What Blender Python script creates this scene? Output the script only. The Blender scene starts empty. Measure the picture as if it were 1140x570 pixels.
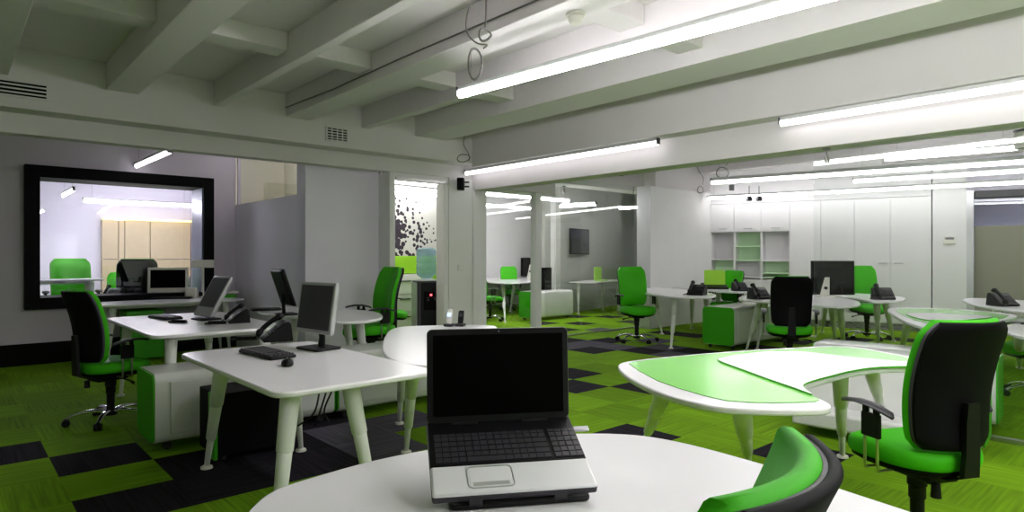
import bpy, bmesh, math, random
from mathutils import Vector, Matrix
random.seed(7)
C = bpy.context.scene.collection
PI = math.pi
# ------------------------------------------------------------------ camera, world, exposure
FPX, HC = 705.0, 1.32
cam_d = bpy.data.cameras.new('camera'); cam_d.sensor_width = 36; cam_d.lens = FPX/1140*36
cam_d.clip_end = 80
cam = bpy.data.objects.new('camera', cam_d); C.objects.link(cam)
cam.location = (0, 0, HC); cam.rotation_euler = (PI/2, 0, 0)
bpy.context.scene.camera = cam
w = bpy.data.worlds.new('world'); bpy.context.scene.world = w; w.use_nodes = True
w.node_tree.nodes['Background'].inputs[0].default_value = (.8, .85, 1, 1)
w.node_tree.nodes['Background'].inputs[1].default_value = .05
vs = bpy.context.scene.view_settings
vs.view_transform = 'Standard'; vs.look = 'None'; vs.gamma = 1; vs.exposure = 1.22
try: vs.use_curve_mapping = False
except Exception: pass
TUBE = 24.0          # radiance of the lit light tubes
# ------------------------------------------------------------------ coordinates
UA = Vector((.746, .666)).normalized(); UB = Vector((-UA.y, UA.x))
ANG = math.atan2(UA.y, UA.x)
def P(px, py, z=0.0):
    y = FPX*(HC-z)/(py-285.0); return Vector(((px-570)/FPX*y, y))
def ED(e, d): return UA*e + UB*d
def D_at(px, d):        # point of plane D=d seen in column px
    r = (px-570)/FPX; y = d/(-UA.y*r+UA.x); return Vector((r*y, y))
def V3(p, z): return Vector((p[0], p[1], z))
# ------------------------------------------------------------------ materials
def nodes(m):
    m.use_nodes = True; nt = m.node_tree; b = nt.nodes['Principled BSDF']; return nt, b
def mat(name, col, rough=.5, metal=0, noise=.04, scale=20, bump=0, coat=0, spec=.5):
    m = bpy.data.materials.new(name); nt, b = nodes(m)
    tc = nt.nodes.new('ShaderNodeTexCoord'); n = nt.nodes.new('ShaderNodeTexNoise')
    n.inputs['Scale'].default_value = scale; n.inputs['Detail'].default_value = 4
    nt.links.new(tc.outputs['Object'], n.inputs['Vector'])
    r = nt.nodes.new('ShaderNodeMapRange'); r.inputs[3].default_value = 1-noise; r.inputs[4].default_value = 1+noise
    nt.links.new(n.outputs[0], r.inputs[0])
    mx = nt.nodes.new('ShaderNodeVectorMath'); mx.operation = 'SCALE'; mx.inputs[0].default_value = col[:3]
    nt.links.new(r.outputs[0], mx.inputs['Scale']); nt.links.new(mx.outputs[0], b.inputs['Base Color'])
    b.inputs['Roughness'].default_value = rough; b.inputs['Metallic'].default_value = metal
    b.inputs['Specular IOR Level'].default_value = spec
    if coat: b.inputs['Coat Weight'].default_value = coat; b.inputs['Coat Roughness'].default_value = .08
    if bump:
        bp = nt.nodes.new('ShaderNodeBump'); bp.inputs['Strength'].default_value = bump; bp.inputs['Distance'].default_value = .01
        n2 = nt.nodes.new('ShaderNodeTexNoise'); n2.inputs['Scale'].default_value = scale*12
        nt.links.new(tc.outputs['Object'], n2.inputs['Vector']); nt.links.new(n2.outputs[0], bp.inputs['Height'])
        nt.links.new(bp.outputs[0], b.inputs['Normal'])
    return m
def emis(name, col, s):
    m = bpy.data.materials.new(name); nt, b = nodes(m)
    b.inputs['Base Color'].default_value = (.9, .9, .9, 1)
    b.inputs['Emission Color'].default_value = (*col, 1); b.inputs['Emission Strength'].default_value = s
    return m
def glassm(name, tint=(.93, .97, .94), refl=1.0):
    m = bpy.data.materials.new(name); m.use_nodes = True; nt = m.node_tree
    for n in list(nt.nodes): nt.nodes.remove(n)
    o = nt.nodes.new('ShaderNodeOutputMaterial'); mx = nt.nodes.new('ShaderNodeMixShader')
    t = nt.nodes.new('ShaderNodeBsdfTransparent'); t.inputs[0].default_value = (*tint, 1)
    g = nt.nodes.new('ShaderNodeBsdfGlossy'); g.inputs['Roughness'].default_value = 0.01
    f = nt.nodes.new('ShaderNodeFresnel'); f.inputs[0].default_value = 1.5
    k = nt.nodes.new('ShaderNodeMath'); k.operation = 'MULTIPLY'; k.inputs[1].default_value = refl
    ge = nt.nodes.new('ShaderNodeNewGeometry'); io = nt.nodes.new('ShaderNodeMath'); io.operation = 'MULTIPLY_ADD'   # same index seen from either side of a face
    io.inputs[1].default_value = 1/1.5-1.5; io.inputs[2].default_value = 1.5
    nt.links.new(ge.outputs['Backfacing'], io.inputs[0]); nt.links.new(io.outputs[0], f.inputs[0])
    nt.links.new(f.outputs[0], k.inputs[0]); nt.links.new(k.outputs[0], mx.inputs[0])
    nt.links.new(t.outputs[0], mx.inputs[1]); nt.links.new(g.outputs[0], mx.inputs[2]); nt.links.new(mx.outputs[0], o.inputs[0])
    return m
def carpet(name, col, var, stripe):
    """carpet tile: fine ribs whose direction turns from tile to tile, small colour drift per tile"""
    m = bpy.data.materials.new(name); nt, b = nodes(m); L = nt.links.new
    tc = nt.nodes.new('ShaderNodeTexCoord'); sp = nt.nodes.new('ShaderNodeSeparateXYZ'); L(tc.outputs['Object'], sp.inputs[0])
    def mth(op, a, bb=None, c=None):
        n = nt.nodes.new('ShaderNodeMath'); n.operation = op
        for i, v in enumerate((a, bb, c)):
            if v is None: continue
            if isinstance(v, (int, float)): n.inputs[i].default_value = v
            else: L(v, n.inputs[i])
        return n.outputs[0]
    tx = mth('MULTIPLY', sp.outputs[0], 2); ty = mth('MULTIPLY', sp.outputs[1], 2)
    ix = mth('FLOOR', tx); iy = mth('FLOOR', ty)
    par = mth('MODULO', mth('ADD', mth('ADD', ix, iy), 200), 2)
    mixc = nt.nodes.new('ShaderNodeMix'); mixc.data_type = 'FLOAT'
    L(par, mixc.inputs[0]); L(sp.outputs[0], mixc.inputs[2]); L(sp.outputs[1], mixc.inputs[3])
    other = nt.nodes.new('ShaderNodeMix'); other.data_type = 'FLOAT'
    L(par, other.inputs[0]); L(sp.outputs[1], other.inputs[2]); L(sp.outputs[0], other.inputs[3])
    cv = nt.nodes.new('ShaderNodeCombineXYZ'); L(mth('MULTIPLY', mixc.outputs[0], 55), cv.inputs[0]); L(mth('MULTIPLY', other.outputs[0], 1.6), cv.inputs[1])
    nz = nt.nodes.new('ShaderNodeTexNoise'); nz.inputs['Scale'].default_value = 1; nz.inputs['Detail'].default_value = 3; L(cv.outputs[0], nz.inputs['Vector'])
    ci = nt.nodes.new('ShaderNodeCombineXYZ'); L(ix, ci.inputs[0]); L(iy, ci.inputs[1])
    wn = nt.nodes.new('ShaderNodeTexWhiteNoise'); wn.noise_dimensions = '2D'; L(ci.outputs[0], wn.inputs['Vector'])
    f1 = nt.nodes.new('ShaderNodeMapRange'); f1.inputs[1].default_value = .3; f1.inputs[2].default_value = .7
    f1.inputs[3].default_value = 1-stripe; f1.inputs[4].default_value = 1+stripe; L(nz.outputs[0], f1.inputs[0])
    f2 = nt.nodes.new('ShaderNodeMapRange'); f2.inputs[3].default_value = 1-var; f2.inputs[4].default_value = 1+var; L(wn.outputs[0], f2.inputs[0])
    k = mth('MULTIPLY', f1.outputs[0], f2.outputs[0])
    s = nt.nodes.new('ShaderNodeVectorMath'); s.operation = 'SCALE'; s.inputs[0].default_value = col; L(k, s.inputs['Scale'])
    L(s.outputs[0], b.inputs['Base Color']); b.inputs['Roughness'].default_value = .95; b.inputs['Specular IOR Level'].default_value = .1
    bp = nt.nodes.new('ShaderNodeBump'); bp.inputs['Strength'].default_value = .5; bp.inputs['Distance'].default_value = .004
    L(nz.outputs[0], bp.inputs['Height']); L(bp.outputs[0], b.inputs['Normal'])
    return m
M = {}
M['ceil'] = mat('ceiling_paint', (.71, .675, .695), .8, scale=3)
M['fascia'] = mat('fascia_paint', (.69, .66, .675), .75, scale=3)
M['wall'] = mat('white_wall_paint', (.80, .79, .80), .7, scale=3)
M['lav'] = mat('lavender_wall_paint', (.64, .58, .69), .7, scale=3)
M['lav2'] = mat('pale_lavender_paint', (.80, .76, .87), .7, scale=3)
M['cream'] = mat('cream_paint', (.85, .82, .66), .7, scale=3)
M['greyw'] = mat('grey_wall_paint', (.46, .47, .44), .6, scale=3)
M['base'] = mat('black_skirting', (.004, .004, .004), .6, spec=.1)
M['frame'] = mat('black_lacquer', (.003, .003, .004), .6, spec=.1)
M['lining'] = mat('blue_grey_lining', (.16, .18, .30), .3)
M['wood'] = mat('pale_wood_panel', (.60, .48, .31), .5, noise=.08, scale=9)
M['desk'] = mat('white_desk_laminate', (.84, .82, .86), .28, noise=.01, coat=.2)
M['leg'] = mat('pale_grey_leg_paint', (.72, .73, .70), .4, noise=.02)
M['gloss'] = mat('white_gloss_shell', (.72, .72, .72), .25, noise=.01, coat=.4)
M['cab'] = mat('white_cabinet_laminate', (.80, .79, .80), .45, noise=.01)
M['green'] = mat('green_fabric', (.050, .46, .003), .6, noise=.05, scale=60, bump=.15, spec=.25)
M['greenp'] = mat('green_panel', (.045, .42, .004), .4, noise=.02)
M['inlay'] = mat('green_glass_inlay', (.26, .74, .15), .22, noise=.01, coat=.15)
M['dgreen'] = mat('green_edge', (.06, .42, .01), .4)
M['lime'] = mat('lime_panel', (.36, .75, .03), .4, noise=.02)
M['black'] = mat('black_plastic', (.005, .0045, .006), .42, noise=.1, spec=.22)
M['shell'] = mat('black_chair_shell', (.003, .0025, .004), .6, noise=.1, scale=60, bump=.1, spec=.10)
M['rim'] = mat('charcoal_rim', (.045, .038, .055), .45, spec=.35)
M['screen'] = mat('dark_screen', (.003, .003, .003), .12, noise=0, spec=.25)
M['lscreen'] = mat('matte_dark_screen', (.0008, .0008, .0008), .5, noise=0, spec=.03)
M['gscreen'] = mat('grey_screen', (.045, .045, .05), .3, noise=0)
M['silver'] = mat('silver_plastic', (.52, .52, .54), .3, metal=.5, noise=.02)
M['lapsil'] = mat('silver_palm_rest', (.80, .79, .83), .32, metal=.1, noise=.02)
M['chrome'] = mat('chrome', (.75, .76, .78), .12, metal=1, noise=0)
M['steel'] = mat('brushed_steel', (.5, .5, .48), .3, metal=1, noise=.05)
M['offw'] = mat('off_white_plastic', (.74, .72, .66), .4, noise=.02)
M['grey'] = mat('mid_grey_plastic', (.20, .20, .22), .45)
M['dgrey'] = mat('dark_grey_plastic', (.028, .025, .034), .45)
M['cable'] = mat('grey_cable', (.16, .15, .15), .6)
M['housing'] = mat('light_housing_aluminium', (.55, .56, .56), .35, metal=.4)
M['tube'] = emis('lit_tube', (1.0, .975, .98), TUBE)
M['tube_soft'] = emis('lit_soft_tube', (1.0, .975, .99), TUBE*.07)
M['tube_mid'] = emis('lit_medium_tube', (1.0, .975, .99), TUBE*.30)
M['tube_strong'] = emis('lit_strong_tube', (1.0, .97, .99), TUBE*1.6)
M['tube_warm'] = emis('lit_cove', (1.0, .78, .05), .9)
M['red'] = emis('red_indicator', (1, .02, .05), 1.2)
M['lcd'] = emis('phone_display', (.3, .5, .9), .5)
M['glass'] = glassm('partition_glass', (.965, .98, .97))
M['winglass'] = glassm('window_glass', (.93, .94, 1.0))
M['blind'] = mat('beige_roller_blind', (.30, .29, .23), .8)
M['water'] = glassm('blue_water_bottle', (.72, .86, .94), 1.8)
_n = M['water'].node_tree; _o = [x for x in _n.nodes if x.type == 'OUTPUT_MATERIAL'][0]; _m = _o.inputs[0].links[0].from_node
_d = _n.nodes.new('ShaderNodeBsdfDiffuse'); _d.inputs[0].default_value = (.45, .68, .78, 1); _x = _n.nodes.new('ShaderNodeMixShader'); _x.inputs[0].default_value = .35
_n.links.new(_m.outputs[0], _x.inputs[1]); _n.links.new(_d.outputs[0], _x.inputs[2]); _n.links.new(_x.outputs[0], _o.inputs[0])
M['sash'] = mat('pale_green_shelf', (.66, .88, .60), .5)
M['waterp'] = mat('green_bottle_label', (.2, .6, .2), .5)
# splatter wallpaper: dark blobs thinning to the right and to the top
def splatter():
    m = bpy.data.materials.new('splatter_wallpaper'); nt, b = nodes(m); L = nt.links.new
    tc = nt.nodes.new('ShaderNodeTexCoord'); v = nt.nodes.new('ShaderNodeTexVoronoi'); v.inputs['Scale'].default_value = 13
    v.inputs['Randomness'].default_value = 1; L(tc.outputs['Object'], v.inputs['Vector'])
    n = nt.nodes.new('ShaderNodeTexNoise'); n.inputs['Scale'].default_value = 1.6; L(tc.outputs['Object'], n.inputs['Vector'])
    sp = nt.nodes.new('ShaderNodeSeparateXYZ'); L(tc.outputs['Object'], sp.inputs[0])
    g = nt.nodes.new('ShaderNodeMapRange'); g.inputs[1].default_value = 1.7; g.inputs[2].default_value = 2.75; g.inputs[3].default_value = 1.45; g.inputs[4].default_value = .2
    L(sp.outputs[0], g.inputs[0])
    gz = nt.nodes.new('ShaderNodeMapRange'); gz.inputs[1].default_value = 1.8; gz.inputs[2].default_value = 2.4; gz.inputs[3].default_value = 0; gz.inputs[4].default_value = -.6
    L(sp.outputs[2], gz.inputs[0])
    a = nt.nodes.new('ShaderNodeMath'); a.operation = 'ADD'; L(g.outputs[0], a.inputs[0]); L(gz.outputs[0], a.inputs[1])
    a2 = nt.nodes.new('ShaderNodeMath'); a2.operation = 'MULTIPLY'; L(a.outputs[0], a2.inputs[0]); L(n.outputs[0], a2.inputs[1])
    c = nt.nodes.new('ShaderNodeMath'); c.operation = 'LESS_THAN'; L(v.outputs['Distance'], c.inputs[0]); L(a2.outputs[0], c.inputs[1])
    mx = nt.nodes.new('ShaderNodeMix'); mx.data_type = 'RGBA'; L(c.outputs[0], mx.inputs[0])
    mx.inputs[6].default_value = (.66, .66, .62, 1); mx.inputs[7].default_value = (.03, .02, .035, 1)
    L(mx.outputs[2], b.inputs['Base Color']); b.inputs['Roughness'].default_value = .7
    return m
M['splat'] = splatter()
# ------------------------------------------------------------------ mesh builder
class MB:
    def __init__(s): s.v = []; s.f = []; s.mi = []
    def add(s, vs_, fs, mi=0):
        o = len(s.v); s.v += [tuple(p) for p in vs_]
        for f in fs: s.f.append([i+o for i in f]); s.mi.append(mi)
        return s
    def box(s, c, d, rz=0, mi=0, R=None):
        R = R or Matrix.Rotation(rz, 3, 'Z'); c = Vector(c); hx, hy, hz = d[0]/2, d[1]/2, d[2]/2
        pts = [c + R @ Vector((x*hx, y*hy, z*hz)) for z in (-1, 1) for x, y in ((-1,-1),(1,-1),(1,1),(-1,1))]
        return s.add(pts, [(3,2,1,0),(4,5,6,7),(0,1,5,4),(1,2,6,5),(2,3,7,6),(3,0,4,7)], mi)
    def prism(s, poly, z0, z1, mi=0, side=None):
        n = len(poly)
        ar = sum(poly[i][0]*poly[(i+1)%n][1]-poly[(i+1)%n][0]*poly[i][1] for i in range(n))
        if ar < 0: poly = poly[::-1]
        pts = [(p[0], p[1], z0) for p in poly] + [(p[0], p[1], z1) for p in poly]
        s.add(pts, [list(range(n))[::-1], list(range(n, 2*n))], mi)
        o = len(s.v)-2*n
        for i in range(n):
            j = (i+1) % n; s.f.append([o+i, o+j, o+n+j, o+n+i]); s.mi.append(mi if side is None else side)
        return s
    def loft(s, rings, cap=True, mi=0):
        n = len(rings[0]); o = len(s.v)
        for r in rings: s.v += [tuple(p) for p in r]
        for k in range(len(rings)-1):
            for i in range(n):
                j = (i+1) % n; s.f.append([o+k*n+i, o+k*n+j, o+(k+1)*n+j, o+(k+1)*n+i]); s.mi.append(mi)
        if cap:
            s.f.append([o+i for i in range(n)][::-1]); s.mi.append(mi)
            s.f.append([o+(len(rings)-1)*n+i for i in range(n)]); s.mi.append(mi)
        return s
    def tube(s, path, r, n=10, mi=0, closed=False, flat=1.0):
        path = [Vector(p) for p in path]; m = len(path)
        rr = r if isinstance(r, (list, tuple)) else [r]*m
        rings = []; up = None
        for i, p in enumerate(path):
            a = path[i-1] if (i > 0 or closed) else p; b = path[(i+1) % m] if (i < m-1 or closed) else p
            t = (b-a).normalized()
            if up is None: up = Vector((0, 0, 1)) if abs(t.z) < .9 else Vector((0, 1, 0))
            x = t.cross(up)
            if x.length < 1e-4: x = t.orthogonal()
            x.normalize(); y = x.cross(t).normalized(); up = y
            rings.append([p + x*math.cos(2*PI*k/n)*rr[i] + y*math.sin(2*PI*k/n)*rr[i]*flat for k in range(n)])
        if closed: rings.append(rings[0])
        return s.loft(rings, not closed, mi)
    def lathe(s, prof, c=(0, 0, 0), n=24, mi=0):
        c = Vector(c)
        return s.loft([[c + Vector((r*math.cos(2*PI*k/n), r*math.sin(2*PI*k/n), z)) for k in range(n)] for r, z in prof], True, mi)
    def quad(s, a, b, c, d, mi=0): return s.add([a, b, c, d], [(0, 1, 2, 3)], mi)
def link(name, mb, mats, parent=None, bevel=0, smooth=40, loc=None, rz=None, seg=2):
    me = bpy.data.meshes.new(name); me.from_pydata(mb.v, [], mb.f)
    for m in (mats if isinstance(mats, (list, tuple)) else [mats]): me.materials.append(M[m] if isinstance(m, str) else m)
    for p, i in zip(me.polygons, mb.mi): p.material_index = i
    bm = bmesh.new(); bm.from_mesh(me); bmesh.ops.recalc_face_normals(bm, faces=bm.faces); bm.to_mesh(me); bm.free()
    if smooth:
        for p in me.polygons: p.use_smooth = True
        me.set_sharp_from_angle(angle=math.radians(smooth))
    o = bpy.data.objects.new(name, me); C.objects.link(o)
    if parent: o.parent = parent
    if loc is not None: o.location = loc
    if rz is not None: o.rotation_euler[2] = rz
    if bevel:
        b = o.modifiers.new('bevel', 'BEVEL'); b.width = bevel; b.segments = seg; b.limit_method = 'ANGLE'; b.angle_limit = math.radians(35)
    return o
def tag(o, label, cat, group=None):
    o['label'] = label; o['category'] = cat
    if group: o['group'] = group
    return o
def thing(name, label, cat, loc, rz=0, group=None):
    o = bpy.data.objects.new(name, None); C.objects.link(o); o.empty_display_size = .1
    o.location = loc; o.rotation_euler[2] = rz
    return tag(o, label, cat, group)
def struct(name, mb, m, **k):
    o = link(name, mb, m, **k); o['kind'] = 'structure'; return o
def dup(root, loc, rz, label, group=None):
    r = root.copy(); C.objects.link(r); r.location = loc; r.rotation_euler[2] = rz; r['label'] = label
    if group: r['group'] = group
    for ch in list(root.children):
        c = ch.copy(); C.objects.link(c); c.parent = r
        for g in list(ch.children):
            d = g.copy(); C.objects.link(d); d.parent = c
    return r
def smooth_poly(pts, k=6, closed=True):
    out = []; n = len(pts)
    for i in range(n if closed else n-1):
        p0, p1, p2, p3 = [Vector(pts[(i+j) % n]) if closed else Vector(pts[min(max(i+j, 0), n-1)]) for j in (-1, 0, 1, 2)]
        for t in range(k):
            u = t/k
            out.append(.5*((2*p1)+(p2-p0)*u+(2*p0-5*p1+4*p2-p3)*u*u+(3*p1-p0-3*p2+p3)*u**3))
    if not closed: out.append(Vector(pts[-1]))
    return out
def rrect(w, d, r, n=6, cx=0, cy=0):
    out = []
    for sx, sy, a0 in ((1, 1, 0), (-1, 1, PI/2), (-1, -1, PI), (1, -1, 1.5*PI)):
        for k in range(n+1):
            a = a0+PI/2*k/n; out.append(Vector((cx+sx*(w/2-r)+r*math.cos(a), cy+sy*(d/2-r)+r*math.sin(a))))
    return out
def edprism(mb, e0, e1, d0, d1, z0, z1, mi=0):
    return mb.prism([ED(e0, d0), ED(e1, d0), ED(e1, d1), ED(e0, d1)], z0, z1, mi)

# ================================================================== SETTING
# ---- floor: 0.5 m carpet tiles in the room's own axes
M['cg'] = carpet('green_carpet_tile', (.165, .325, .009), .18, .26)
M['cd'] = carpet('black_and_shade_carpet_tile', (.018, .015, .022), .15, .45)
M['cy'] = carpet('grey_carpet_tile', (.10, .09, .12), .12, .35)
PH = .12
def tile_of(px, py):
    p = P(px, py, 0); return (math.floor(p.dot(UA)/.5), math.floor((p.dot(UB)-PH)/.5))
dark = {}
for px, py in [(661,391),(648,379.5),(708,391),(762,371),(733,393),(770,391),(800,394),(700,427),(699,476),(924,512),(905,505),
               (626,416),(626,433),(40,508),(100,506),(140,506),(10,515),(190,510),(150,558),(110,563),(205,562),(5,407),(300,525),(360,505),(390,470),(380,492),
               (350,470),(320,500),(330,525),(286,500),(640,352),(672,353),(610,360),(690,358),(645,361),(680,378),(740,372),(455,500),(840,384),(940,378),(985,377),(895,382),(1060,380),(620,368),(600,400),(560,395),(520,430)]:  # those under the right-hand desks are dark to stand in for shadow
    dark[tile_of(px, py)] = 1
for px, py in [(632,386),(668,381),(690,386),(726,387),(745,394),(425,490),(400,497),(410,466),(440,492),(345,483),(8,401),(735,379),(655,367)]:
    dark[tile_of(px, py)] = 2
fm = MB()
for i in range(-9, 44):
    for j in range(-12, 36):
        e, d = i*.5, j*.5
        fm.quad((e, d, 0), (e+.5, d, 0), (e+.5, d+.5, 0), (e, d+.5, 0), dark.get((i, j), 0))
fl = struct('floor', fm, ['cg', 'cd', 'cy'], smooth=0)
fl.rotation_euler[2] = ANG; fl.location = V3(UB*PH, 0)
# ---- ceiling slab, beams and ribs
ZC, ZB, ZR = 3.08, 2.83, 2.94
struct('ceiling', edprism(MB(), -4.5, 21, -6, 18, ZC, ZC+.2), 'ceil', smooth=0)
beams = [(.09, .385), (1.08, 1.34), (2.005, 2.09), (2.74, 3.02), (3.645, 3.75), (4.39, 4.87)]
n = 0
for e0, e1 in beams:
    n += 1; struct('trim_%d' % n, edprism(MB(), e0, e1, -5, 6.75, ZB, ZC), 'ceil', smooth=0, bevel=.006)
allb = beams
for k in range(len(allb)-1):
    rb = MB()
    for dd in (5.0, 2.8, .6): edprism(rb, allb[k][1], allb[k+1][0], dd-.11, dd+.11, ZR, ZC)
    n += 1; struct('trim_%d' % n, rb, 'ceil', smooth=0, bevel=.006)
# ribs of the right-hand room's ceiling
for e in (6.9, 8.3, 9.7, 11.1, 12.5):
    n += 1; struct('trim_%d' % n, edprism(MB(), e, e+.2, -5, 6.9, 2.95, ZC), 'ceil', smooth=0, bevel=.006)
# fascia across the back of the main room, with its lower band standing forward
fb = MB(); edprism(fb, -4.5, 5.75, 7.0, 7.16, 2.39, 2.567); edprism(fb, -4.5, 5.75, 6.75, 7.16, 2.567, ZC)
n += 1; struct('trim_%d' % n, fb, 'fascia', smooth=0, bevel=.004)
# girder over the glass line, with its lower band
gb = MB(); edprism(gb, 5.5, 5.76, -5, 7.0, 2.24, 2.52); edprism(gb, 5.3, 5.76, -5, 6.75, 2.52, ZC)
n += 1; struct('trim_%d' % n, gb, 'ceil', smooth=0, bevel=.004)
# lintel boxes beyond the girder
lb = MB(); edprism(lb, 5.62, 7.12, 6.95, 7.35, 2.29, ZC)
n += 1; struct('trim_%d' % n, lb, 'ceil', smooth=0, bevel=.004)
lb = MB(); edprism(lb, 7.12, 11.6, 7.7, 8.1, 2.60, ZC)
n += 1; struct('trim_%d' % n, lb, 'ceil', smooth=0, bevel=.004)
# ---- walls
mw = MB()           # left back wall with the big interior window
EW0, EW1, ZW0, ZW1 = .693, 2.828, .673, 2.42
for e0, e1, z0, z1 in ((-4.5, EW0+.05, 0, ZC), (EW1-.05, 3.16, 0, ZC), (EW0+.05, EW1-.05, 0, ZW0+.05), (EW0+.05, EW1-.05, ZW1-.05, ZC)):
    edprism(mw, e0, e1, 9.62, 9.80, z0, z1)
struct('wall_back', mw, 'lav', smooth=0)
bb = MB(); edprism(bb, -4.5, 3.16, 9.595, 9.62, 0, .26)
struct('baseboard_back', bb, 'base', smooth=0)
# window: deep black frame, blue-grey lining, glass
wf = MB(); d0, d1 = 9.50, 10.05; ei0, ei1, zi0, zi1 = .843, 2.69, .815, 2.275
edprism(wf, EW0, ei0, d0, d1, ZW0, ZW1); edprism(wf, ei1, EW1, d0, d1, ZW0, ZW1)
edprism(wf, ei0, ei1, d0, d1, ZW0, zi0); edprism(wf, ei0, ei1, d0, d1, zi1, ZW1)
wo = struct('window_1', wf, 'frame', smooth=0, bevel=.006)
ln = MB(); edprism(ln, ei1-.012, ei1, d0+.05, d1-.03, zi0, zi1); link('reveal_lining', ln, 'lining', wo)
gl = MB(); edprism(gl, ei0, ei1, d1-.03, d1-.02, zi0, zi1); link('window_glass', gl, 'winglass', wo, smooth=0)
# half-height partition with clear glass above, pillar and recessed wall
pw = MB(); edprism(pw, 3.16, 3.24, 7.25, 9.8, 0, 2.065); struct('wall_partition', pw, 'lav2', smooth=0)
gq = MB(); edprism(gq, 3.195, 3.205, 7.3, 9.62, 2.065, ZC)
wi2 = struct('window_2', gq, 'glass', smooth=0)
gm = MB(); edprism(gm, 3.18, 3.22, 9.58, 9.62, 2.065, ZC); edprism(gm, 3.18, 3.22, 7.26, 7.3, 2.065, ZC); link('glazing_post', gm, 'lav', wi2, smooth=0)
pw = MB(); edprism(pw, 3.16, 3.72, 7.2, 7.45, 0, ZC); struct('wall_pillar', pw, 'lav2', smooth=0)
pw = MB(); edprism(pw, 3.72, 4.19, 7.3, 7.45, 0, ZC); struct('wall_recess', pw, 'lav2', smooth=0)
# water cooler doorway
pw = MB(); edprism(pw, 4.19, 4.27, 7.02, 7.45, 0, 2.39); edprism(pw, 5.03, 5.10, 7.02, 7.2, 0, 2.30); edprism(pw, 4.27, 5.10, 7.02, 7.16, 2.30, 2.39)
struct('door_1', pw, 'wall', smooth=0, bevel=.004)
dt = MB(); edprism(dt, 4.27, 5.10, 6.99, 7.02, 2.295, 2.33); struct('trim_40', dt, 'steel', smooth=0)
pw = MB(); edprism(pw, 5.10, 5.76, 7.0, 7.2, 0, 2.39); struct('wall_middle', pw, 'wall', smooth=0, bevel=.004)
# glass front of the rooms beyond: white posts and panes
pw = MB(); edprism(pw, 5.50, 5.62, 6.97, 7.12, 0, 2.29); struct('trim_41', pw, 'cab', smooth=0, bevel=.004)
pw = MB(); edprism(pw, 6.72, 6.84, 6.98, 7.10, 0, 2.29); struct('trim_42', pw, 'cab', smooth=0, bevel=.004)
gq = MB(); edprism(gq, 5.62, 6.72, 7.04, 7.05, 0.02, 2.29); struct('window_3', gq, 'glass', smooth=0)
gq = MB(); edprism(gq, 7.14, 9.95, 7.20, 7.21, 0.02, 2.60)
w4 = struct('window_4', gq, 'glass', smooth=0)
tr = MB(); edprism(tr, 7.14, 9.95, 7.18, 7.23, 0, .02); link('floor_track', tr, 'steel', w4, smooth=0)
# white wall panel between the glass front and the cabinets
p0 = D_at(723, 6.9)
pw = MB(); edprism(pw, p0.dot(UA), 11.60, 6.9, 7.15, 0, 2.595); struct('wall_panel', pw, 'wall', smooth=0, bevel=.004)
pw = MB(); edprism(pw, 9.75, 11.9, 6.95, 7.2, 2.595, ZC); struct('wall_upper', pw, 'ceil', smooth=0)
ep = MB(); edprism(ep, p0.dot(UA)-.015, p0.dot(UA), 6.88, 7.17, 0, 2.595); struct('trim_43', ep, 'silver', smooth=0)
# ---- rooms beyond
rw = MB(); edprism(rw, -4.5, 3.9, 14.0, 14.2, 0, ZC); struct('wall_meeting_room', rw, 'lav2', smooth=0)
rw = MB(); edprism(rw, 3.7, 3.9, 10.0, 14.0, 0, ZC); struct('wall_meeting_side', rw, 'lav2', smooth=0)
rw = MB(); edprism(rw, 4.0, 4.15, 7.45, 9.9, 0, ZC); edprism(rw, 3.24, 4.15, 9.9, 10.0, 0, ZC); struct('wall_cream', rw, 'cream', smooth=0)
sw = struct('wall_splatter', MB().box((1.55, .05, ZC/2), (3.1, .1, ZC)), 'splat', smooth=0, loc=V3(ED(4.15, 9.7), 0), rz=ANG)
rw = MB(); rw.prism([ED(5.78, 7.25), ED(5.86, 7.2), ED(7.33, 9.7), ED(7.25, 9.75)], 0, ZC); struct('wall_divider', rw, 'wall', smooth=0)
rw = MB(); edprism(rw, 7.95, 8.1, 7.9, 13, 0, 2.6); 
rw2 = MB(); edprism(rw2, 5.9, 16, 13.0, 13.15, 0, ZC); struct('wall_far_office', rw2, 'wall', smooth=0)
rw3 = MB(); q0 = P(624, 350); q1 = P(705, 337)
dv = (q1-q0).normalized(); nn = Vector((-dv.y, dv.x)); q1 = q0+dv*6
rw3.prism([q0, q1, q1+nn*.12, q0+nn*.12], 0, ZC); struct('wall_grey_office', rw3, 'greyw', smooth=0)
wp = MB(); a0 = P(617, 350); wp.prism([a0, a0+dv*.09, a0+dv*.09+nn*.1, a0+nn*.1], 0, 2.55); struct('trim_44', wp, 'cab', smooth=0)
bp_ = P(602, 351); cp_ = P(617.4, 349.5)
dp = MB(); dp.prism([bp_, cp_, cp_+nn*.05, bp_+nn*.05], .02, 1.06)
tag(link('filing_cabinet', dp, 'black', smooth=0), 'black waist-high cabinet in the gap beside the white door post', 'cabinet')
dp = MB(); dp.prism([bp_+nn*.10, cp_+nn*.10+dv*.02, cp_+nn*.16+dv*.02, bp_+nn*.16], 0, ZC); struct('wall_corridor', dp, 'greyw', smooth=0)
# behind and beside the camera
rw = MB(); edprism(rw, -4.6, -4.5, -5.2, 14.2, 0, ZC); struct('wall_left', rw, 'wall', smooth=0)
rw = MB(); edprism(rw, -4.6, 21, -5.3, -5.2, 0, ZC); struct('wall_front', rw, 'wall', smooth=0)
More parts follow.
